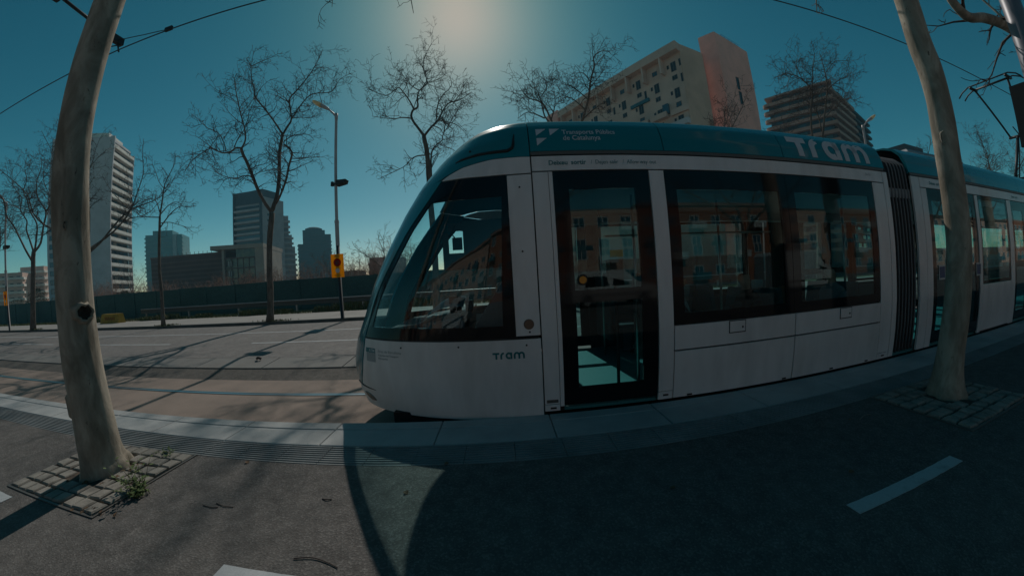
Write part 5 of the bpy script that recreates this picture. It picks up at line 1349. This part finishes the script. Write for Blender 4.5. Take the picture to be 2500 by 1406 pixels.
# the long apartment block on the right with its pink stair tower
SC = 1.7
def q9(s_, z): return s_*SC, EYE+(z-EYE)*SC
P9 = (21.676*SC, 31.836*SC); d9 = Vector((-.505,.863))
R9 = bld('long pale pink apartment block with a deep cornice, above the tram roof', (P9[0], P9[1], -.2), 'apartment_block')
E9 = (P9[0]+d9.x*35, P9[1]+d9.y*35); F9 = Facade(P9, E9); zt9 = EYE+(27-EYE)*SC
N9 = (P9[0]+6.2, P9[1]+1.94); G9 = Facade(P9, N9)
mb = MB(); mb.prism([(P9[0],P9[1],-.2),(N9[0],N9[1],-.2),(N9[0]+d9.x*35,N9[1]+d9.y*35,-.2),(E9[0],E9[1],-.2)], (0,0,zt9-.2)); prt(mb, 'wall', 'beige', R9)
prt(G9.box(MB(), -.05, G9.L+.3, -.2, zt9+.01, -.2, .12), 'end_wall', 'ochre', R9)
prt(F9.box(MB(), -.15, F9.L+.1, zt9-1.75, zt9+.05, -2, 1.6), 'cornice', 'beige', R9)
bay = 2.53*SC
for j in range(8):
    s0 = j*bay-.35*SC
    prt(F9.box(MB(), s0+2.53*SC+.0, s0+2.53*SC+.35, zt9-5.2, zt9-1.75, 0, 1.5), 'divider', 'beige', R9)
    for k in range(8):
        zf = zt9-5.25-k*2.85
        if k >= 3: prt(F9.box(MB(), s0+.5, s0+bay-.1, zf-.35, zf+.75, .03, 1.15 if (j+k) % 3 else .5), 'balcony', 'beige' if k != 4 else 'lav', R9)
        if (j+k) % 2 == 0:
            F9.window(R9, s0+1.9, s0+2.85, zf+.15, zf+2.0, 'pane', .1, True)
            F9.window(R9, s0+3.4, s0+3.75, zf+1.1, zf+1.8, 'pane', .06)
        else:
            F9.window(R9, s0+1.95, s0+2.9, zf+1.15, zf+1.95, 'pane' if k % 3 else 'paneb', .1, True)
            if k == 1: F9.window(R9, s0+.7, s0+1.1, zf+.1, zf+1.75, 'pane', .06)
prt(F9.box(MB(), 4.76*SC, 7.5*SC, EYE+20.35*SC, EYE+20.75*SC, .03, .5), 'awning', 'awn', R9)
prt(F9.box(MB(), 2.3*SC, 3.0*SC, EYE+17.7*SC, EYE+18.9*SC, .03, .7), 'awning', 'paneb', R9)
F9.window(R9, .15, .45, zt9-4.6, zt9-3.2, 'pane', .06)
# pink stair tower: solid prism, slot windows, roof rail
tl, tf, tr_ = (44.85,58.25), (47.05,55.5), (59.3,60.3)
zt = EYE+(30.3-EYE)*SC
R10 = bld('pink windowless stair tower at the end of the apartment block', (tf[0], tf[1], -.2), 'stair_tower')
back = (tl[0]+tr_[0]-tf[0], tl[1]+tr_[1]-tf[1])
mb = MB(); mb.prism([(tf[0],tf[1],-.2),(tr_[0],tr_[1],-.2),(back[0],back[1],-.2),(tl[0],tl[1],-.2)], (0,0,zt)); prt(mb, 'wall', 'pink', R10)
F10 = Facade(tf, tr_)
for sp_, zz in ((5.3, zt-14.3), (5.3, zt-27.5), (5.3, zt-40.7)):
    F10.window(R10, sp_, sp_+.9, zz+2.2, zz+4.9, 'pane', .08, proud=.12); F10.window(R10, sp_+.15, sp_+1.05, zz-1.2, zz+1.6, 'pane', .08, proud=.12)
mb = MB()
for k in range(6): F10.box(mb, 3.5+k*1.4, 3.56+k*1.4, zt-.2, zt+.9, -.5, -.44)
F10.box(mb, 3.5, 10.5, zt+.84, zt+.9, -.5, -.44); F10.box(mb, 3.5, 10.5, zt+.4, zt+.45, -.5, -.44)
prt(mb, 'roof_rail', 'paneb', R10)
prt(Facade((tf[0],tf[1]), tl).box(MB(), 3.3, 4.6, -.2, zt-4.2, -3, .4), 'link_wall', 'pink', R10)
# further along: a second red stair tower and a lower wing
R11 = bld('red stair tower and grey wing at the far end of the apartment block', (E9[0], E9[1], -.2), 'apartment_wing')
X9 = (E9[0]+d9.x*4.5, E9[1]+d9.y*4.5); Y9 = (E9[0]+d9.x*22, E9[1]+d9.y*22)
Fa = Facade(E9, X9); Fb = Facade(X9, Y9)
prt(Fa.box(MB(), .1, Fa.L, -.2, zt9+.6, -10, 1.7), 'stair_tower', 'pink', R11); prt(Fb.box(MB(), 0, Fb.L, -.2, zt9-.2, -10, .9), 'wing', 'lav', R11)

# balcony tower on the right
s2 = 2.0
c10, l10, r10 = (53.7*s2, 38.8*s2), (48.3*s2, 46.6*s2), (76.5*s2, 47.5*s2)
RB = bld('apartment tower ringed with long balconies, behind the pale bare tree', (c10[0], c10[1], -.2), 'residential_tower')
FL, FR = Facade(c10, l10), Facade(c10, r10); zB = EYE+28.6*s2
mb = MB(); mb.prism([(c10[0],c10[1],-.2),(r10[0],r10[1],-.2),(r10[0]+l10[0]-c10[0],r10[1]+l10[1]-c10[1],-.2),(l10[0],l10[1],-.2)], (0,0,zB-2)); prt(mb, 'wall', 'slate', RB)
for k in range(19):
    z = zB-2.9-k*2.86
    if z < 2: break
    prt(FL.box(MB(), -1.6, FL.L+.4, z-.25, z+.85, .3, 1.7), 'balcony', 'rust', RB)
    prt(FR.box(MB(), -.3, FR.L*.52, z-.25, z+.85, .3, 1.6), 'balcony', 'rust', RB)
    prt(FR.box(MB(), FR.L*.52, FR.L+1, z-.25, z+.6, .1, 1.2), 'balcony', 'slate', RB)
    for q in range(5):
        prt(FL.box(MB(), .6+q*3.7, 2.7+q*3.7, z+.85, z+2.4, .02, .10), 'window', ('paneb','pane','awn','paneb','pane')[(q+k*2)%5], RB)
    for q in range(7):
        prt(FR.box(MB(), 1.0+q*6.6, 5.0+q*6.6, z+.7, z+2.5, .02, .10), 'window', ('paneb','awn','pane')[(q+k)%3], RB)
    # rounded ends
    e = FL.o+FL.d*(FL.L+.4)+FL.n*.3
    mb = MB(); mb.tube([(e.x,e.y,z-.25),(e.x,e.y,z+.85)], 1.4, 14); prt(mb, 'balcony_end', 'rust', RB)
prt(FL.box(MB(), -1.9, FL.L+.6, zB-.55, zB, -16, 2.0), 'roof_slab', 'rust', RB)
for q in range(5): prt(FL.box(MB(), 2+q*3.4, 3.2+q*3.4, zB, zB+1.1, -1.5, -.4), 'roof_unit', 'slate', RB)
prt(FR.box(MB(), 12, 20, zB, zB+2.0, -10, -3), 'roof_house', 'slate', RB)
RC, FC_, zC = simple_tower('grey blue block low beside the bellows, right of the balcony tower', 58.6, 62.2, 110, 13.6, 'slate', 'rust', 8, depth=10, name='apartment_block')

# ------------------------------------------------------------------ shrubs and small trees beyond the fence
def shrub(x, y, w, h, label, seed, m='twigr', n=64):
    r = random.Random(seed); root = thing('bare_shrub', label, 'shrub', 'bare shrubs behind the fence', (x, y, -.2)); mb = MB()
    for k in range(n):
        a = r.uniform(0, 6.28); s_ = r.random()**.5
        p = Vector((math.cos(a)*w*.35*s_, math.sin(a)*w*.2*s_, 0)); d = Vector((math.cos(a)*s_*w*.9/h, math.sin(a)*s_*.6*w/h, 1))
        c_ = wiggle(r, p, d, h*r.uniform(.7,1.05), 6, .12, .06); mb.tube(c_, [lerp(.028,.009,i/6) for i in range(7)], 3, False)
        twigs(mb, r, c_, .02, .008, .30, .9, 1, .25)
    mb.build('branches', MT[m], root)
SH = [(-27.5,31,4.6,3.0,'behind the fence below the pavilion'),(-22,30,5,2.8,'reddish, behind the fence just left of the tall tree'),(-33,32,5.5,2.6,'behind the fence before the brown office block'),(-17.2,31,5,3.2,'reddish, behind the fence right of the tall tree'),(-13.6,30.5,4,3.5,'behind the fence below the dark stepped tower'),(-52,33,6,3.6,'behind the fence below the white tower'),(-57,33,5,3.2,'behind the fence just right of the left trunk'),(-11,34,4.4,4.4,'tallest, behind the fence near the yellow sign'),(-40,31,4,2.8,'small, behind the fence left of the brown block')]
for k, (x, y, w, h, l_) in enumerate(SH): shrub(x, y, w, h*1.4, 'bare brown shrub ' + l_, 60+k)
random_tree(-16.0, 40, 6.0, 'small bare tree behind the fence just right of the yellow sign', 71, 2.2, .09, .8, 'small bare trees behind the fence', -.2, 4, .3, levels=2, L=.9)
random_tree(-9.4, 26, 6.4, 'small bare tree peeping out behind the tram windscreen edge', 72, 3.0, .08, .6, 'small bare trees behind the fence', -.2, 3, .3, levels=2, L=.8)
random_tree(-24.5, 46, 8.0, 'bare tree in front of the dark stepped tower', 73, 2.8, .1, .7, 'small bare trees behind the fence', -.2, 4, .3, levels=2, L=1.0)
random_tree(-62, 43, 8.5, 'bare tree behind the fence at the white tower foot', 74, 2.8, .1, .7, 'small bare trees behind the fence', -.2, 4, .34, levels=2, L=1.0)
def evergreen(x, y, h, w, label, seed):
    r = random.Random(seed); root = thing('evergreen_bush', label, 'bush', 'dark evergreens behind the fence', (x, y, -.2))
    MB().tube([(0,0,0),(0,0,h*.6)], [.09,.03], 7).build('trunk', MT['barkf'], root, smooth=True)
    mb = MB()
    for k in range(2600):
        u = r.random(); z = h*(.08+.92*u); rr = w*.5*math.sin(math.pi*min(.97, .12+.82*u))**.7*(r.random()**.35)*(1+.25*math.sin(5*u*6.28+k%3))
        a = r.uniform(0, 6.28); c_ = Vector((math.cos(a)*rr, math.sin(a)*rr, z)); s_ = r.uniform(.05,.11)*h*.35
        q = Vector((r.gauss(0,1), r.gauss(0,1), r.gauss(0,1))).normalized(); t_ = q.orthogonal().normalized()
        mb.add([c_-t_*s_*.4, c_+q.cross(t_)*s_*.3, c_+t_*s_, c_-q.cross(t_)*s_*.3], [(0,1,2,3)])
    mb.build('crown', MT['ever'], root)
evergreen(-68, 30.5, 4.6, 3.0, 'dark round evergreen behind the fence by the leftmost tree', 81)
evergreen(-45.0, 30, 3.0, 2.0, 'small dark evergreen behind the fence right of the white tower', 82)
evergreen(-41.8, 30, 2.7, 2.2, 'low dark evergreen behind the fence before the teal tower', 83)
evergreen(-76, 31, 3.4, 4.2, 'wide dark hedge bush behind the fence at the left edge', 84)

# ------------------------------------------------------------------ people inside the tram
def figure(name, label, joints, edges, radii, zones, loc, rotz, cols, group='people seated in the tram'):
    me = bpy.data.meshes.new('fig'); me.from_pydata(joints, edges, [])
    ob = bpy.data.objects.new('fig', me); COL.objects.link(ob)
    sk = ob.modifiers.new('skin', 'SKIN'); ss = ob.modifiers.new('sub', 'SUBSURF'); ss.levels = 2; ss.render_levels = 2
    for i, rr in enumerate(radii):
        v = me.skin_vertices[0].data[i]; v.radius = rr if isinstance(rr, tuple) else (rr, rr); v.use_root = (i == 0)
    dg = bpy.context.evaluated_depsgraph_get(); m2 = bpy.data.meshes.new_from_object(ob.evaluated_get(dg))
    bpy.data.objects.remove(ob, do_unlink=True)
    m2.name = name; m2.materials.clear()
    for c_ in cols: m2.materials.append(c_)
    for p in m2.polygons:
        p.use_smooth = True; p.material_index = zones(p.center)
    o = put(name, m2, None, loc, (0,0,rotz)); tag(o, label, 'person', group); return o
def seated(label, loc, rotz, cols, arm=0):
    # +x is where the person faces; seat plane z 0
    J = [(0,0,.10),(.0,0,.28),(-.03,0,.46),(-.02,0,.55),(.0,0,.62),(.015,0,.70),(.02,0,.79),
         (-.02,.17,.47),(.05,.21,.24),(.26,.16,.16+arm),(.34,.13,.17+arm),
         (-.02,-.17,.47),(.05,-.21,.24),(.26,-.16,.16+arm),(.34,-.13,.17+arm),
         (.06,.10,.08),(.42,.11,.08),(.42,.11,-.32),(.50,.11,-.37),
         (.06,-.10,.08),(.42,-.11,.08),(.42,-.11,-.32),(.50,-.11,-.37),(.115,0,.70)]
    E_ = [(0,1),(1,2),(2,3),(3,4),(4,5),(5,6),(2,7),(7,8),(8,9),(9,10),(2,11),(11,12),(12,13),(13,14),(0,15),(15,16),(16,17),(17,18),(0,19),(19,20),(20,21),(21,22),(5,23)]
    Rr = [(.15,.12),(.15,.11),(.14,.10),.062,.06,(.085,.1),(.07,.075),.07,.055,.042,.035,.07,.055,.042,.035,.085,.068,.05,.035,.085,.068,.05,.035,.018]
    def zones(c_):
        if c_.z > .585:
            return 2 if (c_.z > .76 or c_.x < -.01) else 1
        if c_.x > .30 and abs(c_.y) < .2 and .10+arm < c_.z < .24+arm and abs(c_.y) > .05 and c_.z > .13: return 1
        return 0 if c_.z > .03 and not (c_.x > .2 and c_.z < .14) else 3
    return figure('person', label, J, E_, Rr, zones, loc, rotz, cols)
sk1, sk2 = mat('skin_a', (.38,.22,.16), .6), mat('skin_b', (.45,.28,.21), .6)
cl = lambda n, c_: mat('cloth_'+n, c_, .9, grain=(90,.2))
hr = mat('hair_dark', (.02,.014,.01), .7); hr2 = mat('hair_red', (.10,.04,.02), .7)
jean = cl('trousers', (.03,.035,.05))
seated('passenger in a pale teal coat at the left end of the wide window', (2.02,3.5,.50), 0, [cl('pale', (.22,.30,.30)), sk2, hr2, jean])
seated('passenger in a black jacket at the middle of the wide window', (2.98,3.5,.50), math.pi, [cl('black', (.015,.015,.017)), sk1, hr, jean])
seated('passenger in an olive coat across the aisle, behind the black jacket', (2.95,5.3,.50), math.pi, [cl('olive', (.10,.11,.07)), sk2, hr, jean])
seated('passenger with a white scarf at the right end of the wide window', (4.48,3.5,.50), math.pi, [cl('grey', (.20,.21,.23)), sk2, hr2, jean], .06)
seated('passenger in brown beside the window division', (3.62,3.5,.50), 0, [cl('brown', (.16,.08,.05)), sk1, hr, jean])
seated('tram driver in a dark jacket sitting in the cab', (.04,4.4,.55), math.pi, [cl('navy', (.02,.022,.03)), sk1, hr, jean], .10)

# ------------------------------------------------------------------ what the tram windows mirror: the street behind the camera
RR = bld('orange brick and beige apartment row across the street, seen mirrored in the tram windows', (20, -36, -.2), 'apartment_row')
def row(x0, x1, h, m, y=-36):
    F = Facade((x0, y), (x1, y)); F.n = Vector((0,1,0))
    prt(F.box(MB(), 0, F.L, -.2, h, -10, 0), 'wall', m, RR); prt(F.box(MB(), -.2, F.L+.2, h, h+.4, -10, .5), 'eave', 'rust', RR)
    n = int(F.L/3.2)
    for k in range(int(h/2.9)):
        for j in range(n):
            s0 = (j+.25)*F.L/n
            if (j+k) % 3 == 2: prt(F.box(MB(), s0-.4, s0+2.0, k*2.9+.5, k*2.9+1.5, 0, 1.0), 'balcony', 'bwhite' if k % 2 else 'awn', RR)
            F.window(RR, s0, s0+1.3, k*2.9+1.2, k*2.9+2.4, 'paneb', .14, True).data.materials[0] = BM['bwhite']
row(-90, -50, 12, 'brick'); row(-49.7, -14.3, 11, 'ochre', -35.5); row(-14, 9, 11.6, 'brick'); row(9.3, 19, 12.6, 'ochre', -35.5); row(19.3, 44, 13.4, 'brick'); row(44.3, 56, 12.4, 'ochre', -35.5); row(56.3, 84, 13, 'brick'); row(84.3, 130, 12, 'ochre', -35.5); row(130.3, 200, 13, 'brick')
struct(MB().box(XL, XR, -34, -22, -.55, -.02).build('rear_pavement', MT['kerb']))
def van(x, y, rot, label, L, H, seed, windows):
    root = thing('white_van', label, 'van', 'white vans parked behind the camera', (x, y, -.13), rot)
    wp = mat('van_paint', (.66,.67,.67), .3, coat=.4)
    w = .9; hood = L*.22
    prof = [(-L/2,.35),(-L/2,H*.92),(-L/2+.15,H),(L/2-hood-.75,H),(L/2-hood-.1,H*.66),(L/2-.12,H*.54),(L/2,H*.40),(L/2,.35)]
    b = MB(); n = len(prof)
    for s_, k in ((-1,1),(-1,.94),(1,.94),(1,1)): pass
    secs = [(-w*.93,0),(-w,1),(w,1),(w*.93,0)]
    for yy, _ in ((-w,0),(w,0)):
        b.v += [(p[0], yy*(1 if p[1] < H*.7 else .9), p[1]) for p in prof]
    b.face(list(range(n))); b.face([n+i for i in range(n)][::-1])
    for i in range(n): b.face([i, (i+1)%n, n+(i+1)%n, n+i])
    b.build('body', wp, root)
    for s_ in (-1, 1):
        yy = s_*(w*.955)
        for (a0, a1, b0, b1) in windows:
            MB().prism([(a0, yy, b0), (a1, yy, b0), (a1-.12, yy*.955, b1), (a0+.05, yy*.955, b1)], (0, s_*.03, 0)).build('window', MT['black'], root)
        MB().box(-L/2+.6, L/2-.3, s_*w-.02, s_*w+.02, .62, .70).build('trim', MT['gasket'], root)
        for xx in (-L/2+.75, L/2-.8):
            wh = MB().disc((xx, s_*(w-.18), .33), (0,s_,0), .33, .2, 24).build('wheel', MT['gasket'], root)
            MB().disc((xx, s_*(w+.02), .33), (0,s_,0), .2, .02, 18).build('rim', MT['gal'], wh)
        MB().box(L/2-.03, L/2+.03, s_*.55-.2, s_*.55+.2, .66, .82).build('headlight', MT['signw'], root)
    MB().prism([(L/2-hood-.70, -w*.8, H*.97), (L/2-hood-.70, w*.8, H*.97), (L/2-hood-.12, w*.86, H*.68), (L/2-hood-.12, -w*.86, H*.68)], (.03,0,.03)).build('windscreen', MT['black'], root)
    return root
van(5.9, -10.9, 0, 'white panel van with dark side windows, mirrored in the front door', 4.6, 1.9, 1, [(-1.6,-.35,1.1,1.6),(-.15,.75,1.1,1.6)])
van(19.0, -11.2, 0, 'tall white delivery van, mirrored in the wide window', 5.6, 2.5, 2, [(1.0,1.7,1.3,1.9)])
van(-9.5, -10.9, math.pi, 'white van parked further back, mirrored in the cab window', 4.6, 1.9, 3, [(-1.6,-.35,1.1,1.6),(-.15,.75,1.1,1.6)])
for k, x in enumerate((0.5, 11.5, 27, 36)):
    random_tree(x, -7.2, 9.5, 'bare plane tree behind the camera, mirrored in the ' + ('cab window','wide window beside the front door','second car beyond the bellows','rear end of the tram')[k], 90+k, 3.6, .15, .7, 'bare plane trees behind the camera', 0, 4, .5, levels=1)

# ------------------------------------------------------------------ litter, weeds, leaves
def weed(x, y, h, label, seed, n=26):
    r = random.Random(seed); root = thing('weed', label, 'weed', 'weeds in the tree pits', (x, y, .0)); st, lf = MB(), MB()
    for k in range(n):
        a = r.uniform(0, 6.28); c_ = wiggle(r, Vector((r.gauss(0,.035), r.gauss(0,.035), 0)), Vector((math.cos(a)*.4, math.sin(a)*.4, 1)), h*r.uniform(.3,1.0), 5, .18, .05)
        st.tube(c_, [.0028,.0024,.002,.0016,.0012,.0008], 4, False)
        for j in range(7):
            p, d = at_path(c_, r.uniform(.1, 1)); b_ = r.uniform(0, 6.28); q = Vector((math.cos(b_), math.sin(b_), r.uniform(-.1,.6))).normalized(); l = r.uniform(.018,.05)*(1 if h > .15 else .8); sd = q.cross(Vector((0,0,1))).normalized()*l*.28
            lf.add([p, p+q*l*.5+sd, p+q*l, p+q*l*.5-sd], [(0,1,2,3)])
    st.build('stems', MT['grass'], root); lf.build('leaves', mat('weed_leaf', (.07,.13,.03), .7, var=(30,(.12,.15,.05),.4,.6)), root)
weed(-2.80, 1.70, .30, 'tall green weed at the right side of the left trunk', 1, 20)
weed(-2.72, 1.63, .10, 'low leafy weed beside the tall weed', 2, 26)
weed(-3.10, 2.22, .07, 'tiny weed at the back edge of the left tree pit', 3, 14)
def twig(pts, rad, label, m='twig'):
    c0 = Vector(pts[0]); o = MB().tube([Vector(p)-c0 for p in smoothpath(pts, 4)], rad, 6).build('fallen_twig', MT[m], None, smooth=True); o.location = c0
    tag(o, label, 'twig', 'fallen twigs on the pavement')
twig([(-1.175,1.33,.006),(-1.10,1.347,.008),(-1.04,1.345,.007),(-.96,1.322,.006),(-.909,1.30,.006)], .0034, 'long curved dark twig on the sunlit asphalt at the bottom')
twig([(-2.02,1.70,.004),(-1.93,1.68,.006),(-1.86,1.685,.004)], .003, 'short twig on the asphalt right of the left tree pit')
twig([(-2.10,1.66,.004),(-2.02,1.65,.005),(-1.97,1.66,.004)], .003, 'shorter twig beside another, right of the left tree pit')
twig([(-1.28,1.86,.004),(-1.24,1.85,.008),(-1.21,1.86,.004)], .004, 'tiny dark twig on the asphalt left of the cab shadow')
twig([(3.0,1.98,.006),(3.12,2.02,.006),(3.2,2.01,.006)], .004, 'pale twig in the shade left of the right tree pit', 'cobble')
twig([(-6.0,7.05,-.185),(-5.92,7.0,-.15),(-5.85,7.02,-.185)], .03, 'dark clod on the kerb left of the tram nose')
r = random.Random(8); leafm = []
for k in range(3):
    mb = MB(); n = 10
    for i in range(n):
        a = 6.283*i/n; rr = .030*(1+.35*math.sin(5*a))
        mb.v.append((math.cos(a)*rr, math.sin(a)*rr, .006+.006*math.sin(2*a+k)))
    mb.v.append((0,0,.003))
    for i in range(n): mb.face([i, (i+1)%n, n])
    leafm.append(mb.mesh('leaf', MT['leafd']))
lit = thing('leaf_litter', 'dead brown leaves caught at the front corner of the left tree pit', 'leaves', None, (-2.9, 1.33, .01))
for k in range(20):
    o = put('leaf', leafm[k % 3], lit, (r.gauss(-.05,.14), r.gauss(.02,.035), r.uniform(0,.012)), (r.uniform(-.5,.5), r.uniform(-.5,.5), r.uniform(0,6.28))); o.scale = [r.uniform(.35,.8)]*3
lit2 = thing('leaf_litter', 'dry brown debris round the foot of the left trunk', 'leaves', None, (-3.33, 1.66, .012))
for k in range(30):
    a = r.uniform(-1.9, .6); rr = r.uniform(.0,.16)
    o = put('leaf', leafm[k % 3], lit2, (-.115+math.cos(a)*(.24+rr*.6), .18+math.sin(a)*(.24+rr*.6), r.uniform(0,.015)), (r.uniform(-.5,.5), r.uniform(-.5,.5), r.uniform(0,6.28))); o.scale = [r.uniform(.3,.75)]*3
for k, (x, y, l_) in enumerate(((-.72,1.95,'near the cab window shadow'),(-2.2,2.25,'beside the ribbed tiles left'),(2.93,2.02,'in the tram shadow by the right tree pit'),(1.0,1.75,'in the tram shadow before the door'),(2.2,1.45,'near the right lane dash'),(-.5,2.3,'at the ribbed tiles in shadow'))):
    o = put('fallen_leaf', leafm[k % 3], None, (x, y, .006), (.2,.1,k)); o.scale = (.6,.6,.6); tag(o, 'single dry leaf on the asphalt ' + l_, 'leaf', 'single fallen leaves')

# ------------------------------------------------------------------ thin winter haze
hz = MB().box(-500, 500, -500, 500, -1.65, 63).build('haze', None)
hm = bpy.data.materials.new('haze_air'); hm.use_nodes = True; hn = hm.node_tree.nodes; hn.clear()
pv = hn.new('ShaderNodeVolumePrincipled'); pv.inputs['Color'].default_value = (.36, .78, 1.0, 1); pv.inputs['Density'].default_value = HAZE
pv.inputs['Anisotropy'].default_value = .15
hm.node_tree.links.new(pv.outputs[0], hn.new('ShaderNodeOutputMaterial').inputs['Volume'])
hz.data.materials.clear(); hz.data.materials.append(hm); hz['kind'] = 'stuff'; tag(hz, 'thin pale winter haze over the whole street', 'haze')
